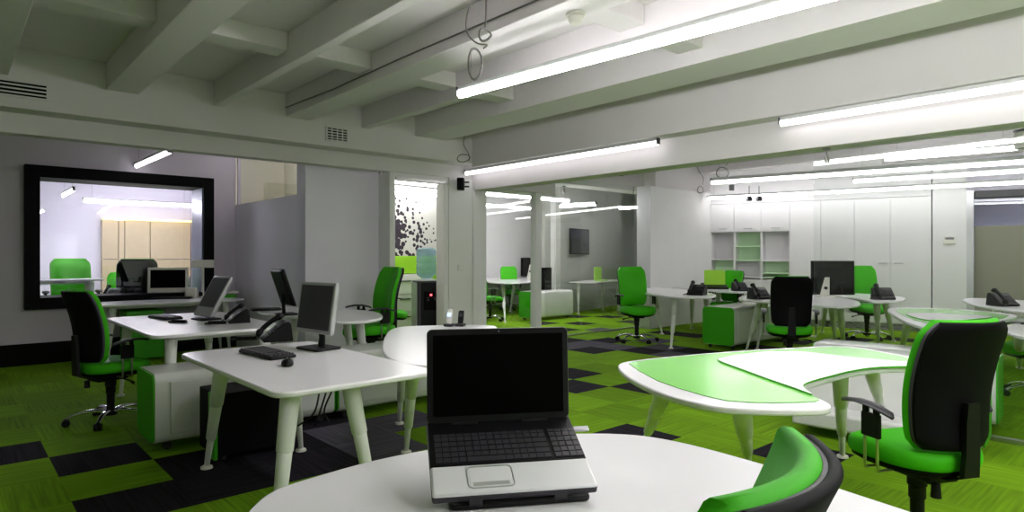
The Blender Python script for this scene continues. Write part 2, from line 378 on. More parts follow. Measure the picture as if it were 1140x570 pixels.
# ---- cabinet wall of the right-hand room (it runs at its own angle)
HT0 = 2.357
K0 = Vector((3.96, 12.90)); KU = Vector((3.22, -1.93)).normalized(); KN = Vector((KU.y, -KU.x))   # KN looks to the camera
if KN.dot(K0) > 0: KN = -KN
KA = math.atan2(KU.y, KU.x)
def kt(px):
    r = (px-570)/FPX; return (r*K0.y-K0.x)/(KU.x-r*KU.y)
rw = MB(); a = K0-KN*.42-KU*.6; b = K0-KN*.42+KU*kt(1037); c_ = K0+KU*kt(1037)
rw.prism([a, b, b-KN*.18, a-KN*.18], 0, ZC); rw.prism([a, b, b+KN*.38, a+KN*.38+KU*.6], HT0+.01, ZC); struct('wall_cabinets', rw, 'wall', smooth=0)
rw = MB(); rw.prism([c_+KU*.015, K0+KU*kt(1076), K0+KU*kt(1076)-KN*.6, c_+KU*.015-KN*.6], 0, ZC); struct('wall_thermostat', rw, 'wall', smooth=0)
e0 = K0+KU*kt(1076)-KN*.3
rw = MB(); f0 = e0+KU*9
rw.prism([e0, f0, f0-KN*.2, e0-KN*.2], 0, .5); rw.prism([e0, f0, f0-KN*.2, e0-KN*.2], 2.42, ZC); struct('wall_right', rw, 'lav2', smooth=0)
def kbox(mb, t0, t1, n0, n1, z0, z1, mi=0):
    o = K0; return mb.prism([o+KU*t0+KN*n0, o+KU*t1+KN*n0, o+KU*t1+KN*n1, o+KU*t0+KN*n1], z0, z1, mi)
# right window with blind
T1 = kt(1076)
wm = MB(); kbox(wm, T1, T1+.10, -.36, -.02, 0, 2.42); kbox(wm, T1+3.5, T1+3.6, -.34, -.24, .5, 2.42)
w5 = struct('window_5', wm, 'silver', smooth=0)
gq = MB(); kbox(gq, T1+.1, T1+3.5, -.31, -.30, .5, 2.42); link('window_glass', gq, 'winglass', w5, smooth=0)
nb = MB(); kbox(nb, T1, T1+6, -1.6, -1.5, 0, ZC); struct('wall_beyond_window', nb, 'lav2', smooth=0)
bl = tag(link('roller_blind', (lambda m: kbox(m, T1+.13, T1+3.4, -.27, -.265, .3, 1.83))(MB()), 'blind', smooth=0), 'beige translucent panel covering the lower part of the right window', 'blind')
bc = MB(); kbox(bc, T1+.12, T1+3.5, -.28, -.10, 2.30, 2.42); tag(link('blind_cassette', bc, 'dgrey', bevel=.01), 'dark horizontal blind box under the ceiling over the right window', 'blind')

# ================================================================== LIGHTS (seen and added tubes; radiance on the diffuser)
def light(name, p, q, z, label, group='linear ceiling lights', lit=None, w_=.06, wires=True, hh=.05, cat='ceiling light', tm='tube', top=None):
    p, q = Vector(p), Vector(q); L_ = (q-p).length; a = math.atan2((q-p).y, (q-p).x)
    t = thing(name, label, cat, V3((p+q)/2, z), a, group)
    link('housing', MB().box((0, 0, hh/2+.016), (L_, w_*.8, hh)), 'housing', t, bevel=.004)
    link('end_cap', MB().box((-L_/2-.004, 0, hh/2+.006), (.008, w_+.004, hh+.014)), 'dgrey', t)
    link('end_cap', MB().box((L_/2+.004, 0, hh/2+.006), (.008, w_+.004, hh+.014)), 'dgrey', t)
    segs = lit or [(0, 1)]
    for s0, s1 in segs:
        x0, x1 = -L_/2+L_*s0, -L_/2+L_*s1
        d = MB().loft([[Vector((x, w_/2*1.04*math.cos(PI*.86+PI*1.28*k/10), .018+.034*math.sin(PI*.86+PI*1.28*k/10))) for k in range(11)] for x in (x0+.004, x1-.004)])
        link('tube_diffuser', d, tm, t)
    if wires:
        for x in (-L_/2+.12, L_/2-.12):
            link('suspension_wire', MB().tube([(x, 0, hh), (x, 0, (top or ZC)-z-.004)], .0015, 5), 'cable', t)
    return t
S1a, S1b = P(0, 1000), None
def Pc(px, py, z): return P(px, py, z)
light('linear_light', Pc(512, 107, 2.5), Pc(512, 107, 2.5)+(Pc(915, 0, 2.5)-Pc(512, 107, 2.5)).normalized()*4.4, 2.5, 'longest bright suspended strip light, nearest, crossing the upper middle of the room', top=ZB)
light('linear_light', ED(5.36, 6.96), ED(5.36, 3.79), 2.45, 'bright strip light along the girder starting beside the hanging cable at the column', tm='tube_soft', w_=.05, wires=False)
light('linear_light', ED(5.36, 2.53), ED(5.36, -2.6), 2.45, 'bright strip light along the girder at the right edge, nearer end of the run', tm='tube_soft', w_=.05, wires=False)
light('linear_light', ED(1.9, -.4), ED(1.9, -4.4), 2.5, 'added unseen strip light behind the camera position, over the front of the room', top=ZC, tm='tube_strong')  # added out of view to raise the overall brightness
light('linear_light', ED(4.2, -1.2), ED(4.2, -4.4), 2.5, 'second added unseen strip light behind the camera position, nearer the girder', top=ZC)  # likewise added as unseen extra light
light('linear_light', P(788, 221.4, 2.45), P(1140, 203.7, 2.45)+(P(1140, 203.7, 2.45)-P(788, 221.4, 2.45))*.5, 2.45, 'lowest strip light in front of the white cabinets', tm='tube_mid')
light('linear_light', P(792, 204.2, 2.45), P(1140, 181, 2.45)+(P(1140, 181, 2.45)-P(792, 204.2, 2.45))*.4, 2.45, 'strip light with grey housing above the lowest one, right-hand room', hh=.07, tm='tube_mid')
light('linear_light', P(985, 178, 2.45), P(1133, 165.5, 2.45), 2.45, 'highest and shortest strip light in the right-hand room, ending at a white box', w_=.05, tm='tube_mid')
light('linear_light', P(950, 202.6, 2.45), P(1140, 191, 2.45)+(P(1140, 191, 2.45)-P(950, 202.6, 2.45))*.6, 2.45, 'thin strip light between the two long ones, right-hand room', w_=.04, tm='tube_mid')
light('linear_light', P(152, 186, 2.5), P(189, 170, 2.5), 2.5, 'short strip light over the big black-framed window', w_=.05, tm='tube_soft')
# meeting room beyond the window
light('linear_light', ED(1.64, 12.2), ED(3.25, 12.2), 2.2, 'long strip light seen through the black-framed window', 'lights in the meeting room', wires=True, w_=.06, tm='tube_strong')
light('linear_light', ED(1.55, 11.2), ED(1.55, 12.0), 2.55, 'short glowing strip standing in for a reflection, high in the meeting room at the left', 'lights in the meeting room', w_=.03, tm='tube_strong')  # bright reflection, built as a glowing tube
light('linear_light', ED(1.35, 10.9), ED(1.35, 12.0), 2.25, 'lower short glowing strip standing in for a reflection, at the left of the meeting room', 'lights in the meeting room', w_=.03, tm='tube_strong')  # another reflection built as a glowing tube
# cooler room and offices
for k, (z_, dd) in enumerate(((2.40, 8.0), (2.40, 8.7), (2.40, 9.35))):
    light('linear_light', ED(4.4, dd), ED(5.9+k*.45, dd+.12), z_, ['nearest', 'middle', 'farthest'][k]+' of the three strip lights behind the water cooler doorway', 'lights in the cooler room', w_=.06, tm='tube_mid')
for k, dd in enumerate((9.0, 11.0)):
    light('linear_light', ED(7.3+k*1.2, dd), ED(9.6+k*1.6, dd), 2.45, ['nearer', 'farther'][k]+' strip light of the office seen between the white posts', 'lights in the glass office', w_=.06)
light('linear_light', P(624, 230.5, 2.33), P(663, 228, 2.33), 2.33, 'faint strip light behind the grey glass above the television', 'lights in the glass office', w_=.07)
light('linear_light', P(690, 232.5, 2.45), P(716, 231, 2.45), 2.45, 'short strip light behind the grey glass next to the white wall', 'lights in the glass office', w_=.07)
light('linear_light', ED(3.45, 8.0), ED(3.45, 9.4), 2.9, 'added short strip light brightening the room behind the clear glass above the lavender partition', 'added lights in the rooms behind', tm='tube_mid', w_=.05)  # added tube, lifts the otherwise dark cream room
light('linear_light', K0+KU*(kt(1076)+.3)-KN*.9, K0+KU*(kt(1076)+3.3)-KN*.9, 2.6, 'added strip light brightening the room behind the right window', 'added lights in the rooms behind', tm='tube_soft')  # added tube, lights the lavender wall beyond the window
# warm cove over the wood panels
cv = MB(); edprism(cv, 2.15, 3.68, 13.80, 13.86, 2.0, 2.03)
cvt = tag(link('cove_light', cv, 'tube_warm', smooth=0), 'yellow light strip along the top of the wood panels', 'light')
for k, (e0_, e1_) in enumerate(((2.15, 2.42), (2.42, 2.52), (2.52, 2.95), (2.95, 3.68))):
    for z0, z1 in ((.0, 1.25), (1.26, 1.99)):
        wd = MB(); edprism(wd, e0_+.006, e1_-.006, 13.86, 13.99, z0, z1)
        tag(link('wood_panel', wd, 'wood', bevel=.003), ['first', 'narrow second', 'third', 'wide last'][k]+' pale wood wall panel from the left, '+('upper' if z0 > 1 else 'lower')+' row', 'wall panel', 'wood panels of the meeting room')
# ================================================================== CEILING THINGS
def vent(p, z, w_, h_, label, rows):
    t = thing('air_vent', label, 'vent', V3(p, z), ANG)
    link('backing', MB().box((0, -.004, 0), (w_, .006, h_)), 'frame', t)
    fr = MB(); b_ = .014
    for cx, cz, dx, dz in ((0, h_/2, w_+.03, b_*1.3), (0, -h_/2, w_+.03, b_*1.3), (w_/2, 0, b_*1.3, h_), (-w_/2, 0, b_*1.3, h_)): fr.box((cx, -.012, cz), (dx, .014, dz))
    link('frame', fr, 'fascia', t)
    for k in range(1, rows): link('slat', MB().box((0, -.010, -h_/2+h_*k/rows), (w_, .010, .012)), 'fascia', t)
    if rows > 4:
        for k in range(1, 4): link('divider', MB().box((-w_/2+w_*k/4, -.012, 0), (.010, .010, h_)), 'fascia', t)
    return t
q = D_at(12, 6.75); q = q - UB*.001
zv = lambda px, py, d: HC+(285-py)/FPX*D_at(px, d).y
vent(q, zv(12, 98, 6.75), .50, .13, 'wide dark slotted vent in the fascia at the far left', 4)
q = D_at(375, 6.75)-UB*.001
vent(q, zv(375, 150, 6.75), .26, .15, 'small gridded air vent in the fascia above the lavender pillar', 5)
# smoke detector
sdp = P(641, 20, 2.80)
t = thing('smoke_detector', 'white round smoke detector under a ceiling beam', 'smoke detector', V3(sdp, ZB-.07), 0)
link('base', MB().lathe([(.045, .07), (.06, .068), (.06, .05), (.03, .045)], n=28), 'offw', t)
link('sensor_head', MB().lathe([(.02, .0), (.036, .003), (.045, .018), (.05, .045), (.03, .05)], n=28), 'offw', t)
# hanging cables with coils
def coil(label, pts, rings, group='loose ceiling cables'):
    t = thing('hanging_cable', label, 'cable', pts[0], 0, group)
    o = Vector(pts[0])
    link('lead', MB().tube(smooth_poly([tuple(Vector(p)-o) for p in pts], 6, False), .005, 6), 'cable', t)
    for c, rx, rz_, tilt in rings:
        m = MB(); c = Vector(c)-o
        for k in range(2):
            pth = [c+Vector((rx*(1+.05*k)*math.cos(2*PI*i/28)+.01*k*rx, .015*k+.02*math.sin(4*PI*i/28), rz_*math.sin(2*PI*i/28)+tilt*rx*math.cos(2*PI*i/28))) for i in range(28)]
            m.tube(pth, .0055, 6, closed=True)
        link('coil', m, 'cable', t)
    return t
def PY(px, py, y): return Vector(((px-570)/FPX*y, y, HC+(285-py)/FPX*y))
yy = 3.9
coil('grey cable looping down from the ceiling with a long oval coil', [PY(523, 4, yy), PY(519, 24, yy), PY(521, 38, yy), PY(531, 48, yy), PY(542, 50, yy), PY(538, 54, yy)], [(PY(529, 71, yy), .042, .095, 0)])
coil('grey cable ending in one small round coil near the ceiling', [PY(541, -12, yy+.1), PY(541, 15, yy+.1), PY(540, 31, yy+.1)], [(PY(540, 38.5, yy+.1), .037, .037, 0)])
yy = 8.3
coil('cable coil hanging in the corner above the black wall speaker', [PY(519, 146, yy), PY(516, 160, yy), PY(522, 172, yy), PY(522, 180, yy)], [(PY(516, 176, yy), .08, .05, .1)])
yy = 10.2
coil('small ring of cable above the grey light housing', [Vector((PY(812, 178, yy).x, yy, ZC-.004)), PY(812, 178, yy), PY(808, 184, yy)], [(PY(804.5, 192, yy), .095, .085, 0)])
yy = 11.2
coil('wavy loose cable over the top of the white wall panel', [Vector((PY(777, 188, yy).x, yy, ZC-.004)), PY(777, 188, yy), PY(783, 198, yy), PY(782, 206, yy)], [(PY(780, 211, yy), .05, .06, 0)])
coil('short black cable hanging over the glass front next to the white wall', [PY(706, 207, 10.6), PY(705, 216, 10.6), PY(707, 224, 10.6)], [])
tag(link('beam_cable', MB().tube([V3(ED(2.734, 6.74), 2.925), V3(ED(2.732, 5.6), 2.90), V3(ED(2.732, 4.4), 2.915), V3(ED(2.732, 1.0), 2.90)], .006, 6), 'cable'), 'thin grey cable running along the side of a ceiling beam', 'cable')
# spotlights under the girder
def spot(px, py, y, label):
    t = thing('spotlight', label, 'spotlight', PY(px, py, y), 0, 'small ceiling spotlights')
    t.location.z = 2.24
    link('mount', MB().lathe([(.03, 0), (.03, -.012), (.012, -.016)]), 'grey', t)
    link('stem', MB().tube([(0, 0, -.01), (0, 0, -.075)], .007, 8), 'grey', t)
    link('head', MB().tube([(0, 0, -.06), (.0, 0, -.09), (.006, -.01, -.125)], [.011, .02, .017], 14), 'steel', t)
    return t
qq = ED(5.6, 2.0)
r_ = (920-570)/FPX; ysp = 5.6/(UA.x*r_+UA.y); spot(920, 170, ysp, 'small chrome spotlight under the girder, left of the strip ends')
r_ = (627-570)/FPX; ysp = 10.2; t = spot(628, 214, ysp, 'tiny spotlight above the grey glass front'); t.location.z = 2.45
# little black boxes near ceiling over the cabinets
for k, px in enumerate((834, 845)):
    pp = Vector(((px-570)/FPX*11.9, 11.9))
    t = tag(link('speaker', MB().box((0, 0, .06), (.075, .09, .09)).tube([(0, 0, .1), (0, 0, .30)], .008, 6), 'dgrey', loc=V3(pp, 2.34), bevel=.006), ['left', 'right'][k]+' of two little black boxes above the white cabinets', 'speaker', 'black boxes above the cabinets')
tag(link('junction_box', MB().box((0, 0, 0), (.09, .03, .11)).box((0, -.02, 0), (.07, .01, .09)), 'grey', loc=PY(814.5, 209, 12.0), bevel=.004), 'small grey junction box high on the right-hand room wall', 'box')
tag(link('projector_box', MB().box((0, 0, 0), (.12, .14, .17)).box((0, 0, .10), (.16, .12, .02), mi=1), ['offw', 'dgrey'], loc=PY(1141, 156, 6.5), bevel=.006), 'white box with a dark top hanging at the far right under the ceiling', 'box')
tag(link('ceiling_sensor', MB().box((0, 0, 0), (.14, .05, .03)), 'dgrey', loc=PY(688, 194.5, 8.6), bevel=.005), 'small dark flat bracket under the ceiling left of the white wall', 'sensor')
# wall speaker, switch, thermostat
t = thing('wall_speaker', 'small black speaker mounted high on the white wall beside the doorway', 'speaker', PY(513, 205, 8.62), ANG*.0)
link('cabinet', MB().box((0, 0, 0), (.10, .12, .17)), 'black', t, bevel=.015)
link('bracket', MB().box((.075, .04, .03), (.07, .02, .02)).box((.075, .04, -.03), (.07, .02, .02)), 'black', t)
link('grille', MB().box((-.01, -.062, 0), (.07, .006, .14)), 'shell', t, bevel=.003)
t = thing('light_switch', 'white light switch plate on the white wall above the phones', 'switch', V3(D_at(512.5, 7.0)-UB*.01, zv(512.5, 298, 7)), ANG)
link('plate', MB().box((0, 0, 0), (.10, .012, .085)), 'offw', t, bevel=.004); link('rocker', MB().box((0, -.008, 0), (.05, .006, .05)), 'cab', t, bevel=.002)
pp = K0+KU*kt(1057)
t = thing('thermostat', 'small white thermostat with grey display on the wall right of the cabinets', 'thermostat', V3(pp+KN*.015, HC+(285-267.5)/FPX*pp.y), KA)
link('body', MB().box((0, 0, 0), (.17, .025, .13)), 'offw', t, bevel=.006); link('display', MB().box((0, -.014, .03), (.12, .004, .035)), 'grey', t)
t.rotation_euler[2] = math.atan2(KU.y, KU.x)

# ================================================================== CABINETS OF THE RIGHT-HAND ROOM
HT = 2.357
cols = [kt(791), kt(817.5), kt(847.5), kt(879.5)]
def zk(px, py): return HC+(285-py)/FPX*(K0+KU*kt(px)).y
zs_u = zk(817, 258.5)
for k in range(3):
    t0, t1 = cols[k], cols[k+1]
    t = thing('wall_cupboard', ['left', 'middle', 'right'][k]+' white overhead cupboard above the open shelves', 'cupboard', V3(K0+KU*t0-KN*.05, zs_u), KA, 'overhead cupboards')
    w_ = t1-t0; sgn = -1 if KN.dot(Vector((-KU.y, KU.x))) < 0 else 1
    link('body', MB().box((w_/2, -sgn*.14, (HT-zs_u)/2), (w_, .36, HT-zs_u)), 'cab', t, smooth=0)
    d = link('door', MB().box((w_/2, sgn*.052, (HT-zs_u)/2), (w_-.012, .02, HT-zs_u-.012)), 'cab', t, bevel=.003)
    link('handle', MB().box((w_/2, sgn*.07, .07), (.16, .02, .012)), 'silver', d, bevel=.003)
# open shelving, one unit per column
green_ = [(0, 1), (1, 0), (1, 1), (2, 1), (2, 2)]
rows = [[zk(805, 289), .9], [zk(832, 274), zk(832, 290), .9], [zk(865, 290.5), zk(865, 304.5), .9]]
for k in range(3):
    t0, t1 = cols[k], cols[k+1]; w_ = t1-t0
    t = thing('open_shelving', ['left', 'middle', 'right'][k]+' column of open shelves below the overhead cupboards', 'shelves', V3(K0+KU*t0-KN*.05, 0), KA, 'open shelf columns')
    zz = [zs_u]+rows[k]
    sd = MB().box((.009, -sgn*.13, zs_u/2), (.018, .34, zs_u)).box((w_-.009, -sgn*.13, zs_u/2), (.018, .34, zs_u))
    link('side_panels', sd, 'cab', t, smooth=0)
    link('lower_door', MB().box((w_/2, sgn*.035, .46), (w_-.03, .02, .80)), 'cab', t, bevel=.003)
    for i in range(len(zz)-1):
        g = (k, i) in green_
        link('back_panel', MB().box((w_/2, -sgn*.30, (zz[i]+zz[i+1])/2), (w_-.036, .012, zz[i]-zz[i+1]-.004)), 'sash' if g else 'cab', t, smooth=0)
        link('shelf', MB().box((w_/2, -sgn*.13, zz[i+1]), (w_-.036, .34, .018)), 'sash' if g else 'cab', t, smooth=0)
dl = [879.5, 914, 951.5, 991.5, 1037]
for k in range(4):
    t0, t1 = kt(dl[k]), kt(dl[k+1]); w_ = t1-t0
    t = thing('tall_cabinet', ['first tall white cabinet right of the open shelves', 'second tall white cabinet, behind the black monitor', 'tall white cabinet door left of the handle pair gap', 'rightmost tall white cabinet beside the thermostat wall'][k], 'cabinet', V3(K0+KU*t0-KN*.05, 0), KA, 'tall white cabinets')
    link('body', MB().box((w_/2, -sgn*.14, HT/2), (w_, .36, HT)), 'cab', t, smooth=0)
    link('plinth', MB().box((w_/2, sgn*.03, .06), (w_, .02, .12)), 'dgrey', t, smooth=0)
    d = link('door', MB().box((w_/2, sgn*.052, HT/2+.06), (w_-.014, .022, HT-.14)), 'cab', t, bevel=.003)
    if k >= 2:
        hx = w_-.12 if k == 2 else .12
        link('handle', MB().box((hx, sgn*.075, zk(991, 293)), (.14, .02, .016)), 'silver', d, bevel=.003)

# ================================================================== OFFICE CHAIR
def back_grid(off, thick, shrink, cush=0.0, nu=14, nv=20):
    """curved backrest panel; local: chair faces +y, back at y<0"""
    z0, z1 = .535, 1.08
    rings = []
    def pt(u, v, side):
        vv = z0+(z1-z0)*v
        wv = (.222-.012*v**2-.025*(1-v)**2) - shrink
        # round the corners
        e = 1-((v-.86)/.14)**2.4*.17 if v > .86 else (1-max(0, (.10-v)/.10)**2.4*.14)
        x = u*wv*e
        yv = -.225-.03*math.sin(v*PI*.9)*-1 - .10*v**1.6 + .062*u*u + .004
        return x, yv, vv
    for j in range(nv+1):
        v = j/nv; ring = []
        for i in range(nu+1):
            u = -1+2*i/nu; x, y_, z_ = pt(u, v, 1)
            ed = (1-abs(u)**4)*(1-abs(2*v-1)**6)
            ring.append(Vector((x, y_+off+cush*ed+thick*.5, z_)))
        for i in range(nu, -1, -1):
            u = -1+2*i/nu; x, y_, z_ = pt(u, v, -1)
            ring.append(Vector((x, y_+off-thick*.5, z_)))
        rings.append(ring)
    # soft top and bottom
    def squash(r, dz, k):
        n_ = len(r); h = n_//2; out = []
        for i, p in enumerate(r):
            q_ = r[n_-1-i]; m_ = (p+q_)/2; w2 = p.copy(); w2 = m_+(p-m_)*k; w2.x *= .97; w2.z += dz; out.append(w2)
        return out
    rings = [squash(rings[0], -thick*.35, .45)]+rings+[squash(rings[-1], thick*.25, .8), squash(rings[-1], thick*.42, .4)]
    return rings
def make_chair(label, arms=True):
    t = thing('office_chair', label, 'chair', (0, 0, 0), 0, 'green swivel chairs')
    # seat cushion and underside shell
    prof = [(.90, .425), (.97, .43), (1.0, .45), (1.0, .475), (.985, .492), (.95, .504), (.85, .513), (.6, .518), (.3, .517)]
    def ring(k, z): 
        out = []
        for p in rrect(.49*k, .48*k, .17*k, 7):
            zz = z - (.028*max(0, (p.y-.10)/.14)**2 if p.y > .10 else 0) + .006*abs(p.x/.24)**2
            out.append(Vector((p.x*(1-.10*max(0, -p.y/.24)), p.y+.02, zz)))
        return out
    link('seat', MB().loft([ring(k, z) for k, z in prof]), 'green', t, smooth=70)
    link('seat_shell', MB().loft([ring(k, z) for k, z in ((.5, .385), (.8, .392), (.93, .41), (.955, .432))]), 'shell', t, smooth=70)
    b = link('backrest', MB().loft(back_grid(.016, .040, 0, .032)), 'green', t, smooth=70)
    link('back_shell', MB().loft(back_grid(-.018, .022, .001)), 'shell', b, smooth=60)
    link('trim_rim', MB().loft(back_grid(-.006, .014, -.002)), 'rim', b, smooth=60)
    br = MB().loft([[Vector((sx*wd, y_+sy*.012, z_)) for sx, sy in ((-1, -1), (1, -1), (1, 1), (-1, 1))] for wd, y_, z_ in ((.045, -.05, .39), (.045, -.18, .385), (.042, -.255, .42), (.038, -.262, .52), (.036, -.262, .64), (.030, -.266, .74))])
    link('back_bracket', br, 'black', t, bevel=.006)
    mech = MB().box((0, -.02, .375), (.17, .24, .05)); link('tilt_mechanism', mech, 'black', t, bevel=.012)
    lv = MB().tube([(.08, .03, .365), (.19, .05, .35), (.24, .05, .335)], [.006, .006, .012], 8); link('lever', lv, 'black', t)
    kn = MB().tube([(-.06, -.15, .36), (-.06, -.15, .30)], [.018, .022], 12); link('tension_knob', kn, 'black', t)
    link('gas_column', MB().lathe([(.042, .36), (.042, .30), (.036, .295), (.036, .24), (.030, .235), (.030, .10), (.05, .095), (.05, .06), (.03, .055)], n=20), 'black', t)
    for k in range(5):
        a = 2*PI*k/5+.5; ca, sa = math.cos(a), math.sin(a)
        pth = [(r*ca, r*sa, z) for r, z in ((.02, .085), (.10, .105), (.19, .10), (.26, .082), (.295, .062))]
        lg = link('base_arm', MB().tube(pth, [.022, .021, .018, .015, .013], 10, flat=.75), 'chrome', t)
        cs = MB(); c_ = Vector((.30*ca, .30*sa, .03)); tn = Vector((-sa, ca, 0))
        for s_ in (-1, 1): cs.tube([c_+tn*(.006*s_), c_+tn*(.024*s_)], .029, 14)
        cs.tube([c_+Vector((0, 0, .0)), c_+Vector((0, 0, .035))], .012, 8)
        link('caster', cs, 'black', lg)
    if arms:
        for s_ in (-1, 1):
            rd = MB().tube([(s_*.16, .02, .40), (s_*.27, .02, .40), (s_*.275, .02, .43), (s_*.275, .02, .56)], .007, 8)
            rd.tube([(s_*.16, -.05, .40), (s_*.27, -.05, .40), (s_*.275, -.05, .43), (s_*.275, -.05, .56)], .007, 8)
            ap = link('armrest', MB().box((s_*.275, -.015, .60), (.022, .10, .11)).box((s_*.275, -.045, .66), (.02, .028, .06)).box((s_*.275, .015, .66), (.02, .028, .06)), 'black', t, bevel=.006)
            pad = MB().loft([[Vector((s_*.275+wd*math.cos(2*PI*k/12), y_, z_+.010*math.sin(2*PI*k/12))) for k in range(12)] for y_, z_, wd in ((-.13, .660, .012), (-.11, .672, .028), (-.03, .692, .034), (.06, .696, .034), (.13, .686, .026), (.155, .680, .010))])
            link('arm_pad', pad, 'dgrey', ap, smooth=70)
            link('arm_rods', rd, 'steel', ap)
    return t
def az(d): return math.radians(d-90)
c10 = P(1010, 541)+Vector((0, .0))
chair0 = make_chair('large green chair on the right seen from behind, black back, facing the green-topped table')
chair0.location = V3(Vector((1.83, 2.86)), 0); chair0.rotation_euler[2] = az(104); chair0.scale = (.96, .98, .965)
G_ = 'green swivel chairs'
dup(chair0, (-3.20, 5.05, 0), az(60), 'dark-backed green chair at the far left in front of the black skirting')
dup(chair0, (1.92, 9.75, 0), az(-78), 'green chair facing forward beside the white wall end').scale = (1.05, 1.05, 1.05)
dup(chair0, (3.22, 7.35, 0), az(72), 'black-backed green chair seen from behind at the middle right desk').scale = (1.02, 1.0, 1.0)
dup(chair0, (5.66, 10.1, 0), az(-95), 'green chair behind the black monitor, facing the room').scale = (1.06,)*3
dup(chair0, (3.82, 11.3, 0), az(215), 'green chair behind the lime box, under the overhead cupboards')
dup(chair0, (-1.56, 7.02, 0), az(218), 'green chair in front of the lavender wall, left of the doorway').scale = (1.09,)*3
dup(chair0, (4.95, 5.95, 0), az(165), 'green chair cut off by the right edge, facing left')
dup(chair0, V3(ED(1.38, 11.2), 0), az(-48), 'green chair back seen at the left through the black-framed window').scale = (1.17,)*3
dup(chair0, V3(ED(2.02, 10.42), 0), az(128), 'black chair back behind the old flat computer, through the window').scale = (1.17,)*3
dup(chair0, V3(ED(2.05, 11.5), 0), az(-60), 'lower green chair back between the other two chairs behind the window')
dup(chair0, (-.05, 15.6, 0), az(-80), 'green chair behind the far office desk, facing forward')
dup(chair0, (-.45, 12.9, 0), az(20), 'green seat at the left of the far office desk')
c12 = dup(chair0, (.158, 1.02, 0), az(145), 'green chair back with charcoal rim in the near foreground, pushed to the white table'); c12.scale = (1.12, .98, .947)
dup(chair0, V3(D_at(434, 8.3), 0), az(0), 'green seat just visible at the left edge of the cooler doorway')

# ================================================================== TABLES
def leg(t, top, foot, name='leg', ztop=.715, sc=1.0):
    """telescopic splayed leg: three stages and a foot disc"""
    a = Vector((top[0], top[1], ztop-.012)); b = Vector((foot[0], foot[1], .012))
    def q_(z): f = (ztop-z)/(ztop-.012); return a+(b-a)*f
    def st(z0, z1, r0, r1):
        m.tube([q_(z0), q_(z0-.004), q_(z1+.004), q_(z1)], [r0*.9*sc, r0*sc, r1*sc, r1*.86*sc], 18)
    m = MB(); st(ztop, .45, .044, .038); st(.455, .215, .034, .029); st(.22, .02, .021, .016)
    lo = link(name, m, 'leg', t, smooth=50)
    link('foot', MB().lathe([(.012, .03), (.016, .022), (.034, .012), (.036, .0)], c=(foot[0], foot[1], 0), n=20), 'offw', lo)
    return lo
def table(name, label, poly, legs, group=None, z=.74, th=.028, m='desk', cat='table', k=1, round_=True, bev=.009):
    c_ = Vector((sum(p[0] for p in poly)/len(poly), sum(p[1] for p in poly)/len(poly)))
    t = thing(name, label, cat, V3(c_, 0), 0, group)
    pl = [Vector(p)-c_ for p in poly]
    link('tabletop', MB().prism(pl, z-th, z), m, t, bevel=bev, seg=3, smooth=35)
    for a, b in legs: leg(t, Vector(a)-c_, Vector(b)-c_, ztop=z-th)
    # steel crossbar frame under the top
    if len(legs) > 1:
        fr = MB()
        for i in range(len(legs)-1):
            a, b = Vector(legs[i][0])-c_, Vector(legs[i+1][0])-c_
            mid = (a+b)/2; dd = b-a
            fr.box((mid.x, mid.y, z-th-.02), (dd.length, .04, .03), math.atan2(dd.y, dd.x))
        link('under_frame', fr, 'leg', t)
    return t, c_
def rdesk(corner, wa, lb_, r=.09, ua=UA, ub=UB):
    return [Vector(corner)+ua*(wa/2)+ub*(lb_/2)+ua*p.x+ub*p.y for p in rrect(wa, lb_, r, 6)]
def splay(ctr, poly_pts, out=.10):
    res = []
    for p in poly_pts:
        p = Vector(p); d_ = (p-Vector(ctr)).normalized(); res.append((p, p+d_*out))
    return res
# near left desk
CD1 = Vector((-.99, 2.66))
def corners(c, wa, lb_, ins, ua=UA, ub=UB):
    c = Vector(c); return [c+ua*ins+ub*ins, c+ua*(wa-ins)+ub*ins, c+ua*(wa-ins)+ub*(lb_-ins), c+ua*ins+ub*(lb_-ins)]
D1 = (CD1, .83, 1.52)
table('office_desk', 'white rectangular desk nearest on the left, with silver monitor and black keyboard', rdesk(*D1), [((-1.00, 2.86), (-1.05, 2.80)), ((-.80, 3.12), (-.68, 3.17)), ((-1.40, 4.05), (-1.43, 4.29)), ((-1.66, 3.63), (-1.90, 3.94))], cat='desk')
CD2 = Vector((-2.60, 4.58)); D2 = (CD2, 1.02, 1.84)
cs_ = corners(*D2, .16); ct = D2[0]+UA*.5+UB*1.0
table('office_desk', 'white desk behind the nearest left one, carrying a tilted silver screen', rdesk(*D2), splay(ct, cs_, .10), cat='desk')
# desk against the window wall
pl = [ED(1.30, 8.80), ED(1.30, 9.46), ED(3.05, 9.46), ED(3.05, 8.95), ED(2.9, 8.80)]
table('office_desk', 'long white desk under the black-framed window', pl, splay(ED(2.1, 9.1), [ED(1.5, 8.95), ED(2.8, 8.95), ED(2.8, 9.3), ED(1.5, 9.3)], .06), cat='desk')
# half-round desk in front of the lavender pillar
pl = smooth_poly([P(426, 351, .74), P(418, 347, .74), P(395, 344.5, .74), P(345, 342.5, .74), P(300, 341, .74), P(284, 344, .74), P(292, 349, .74), P(330, 352.5, .74), P(372, 357.5, .74), P(405, 357, .74), P(421, 354.5, .74)], 4)
ct = P(350, 349, .74)
table('office_desk', 'white rounded desk before the lavender pillar with a black monitor seen from behind', pl, splay(ct, [P(400, 352, .74), P(310, 347, .74), P(385, 347, .74), P(330, 349, .74)], .10), cat='desk')
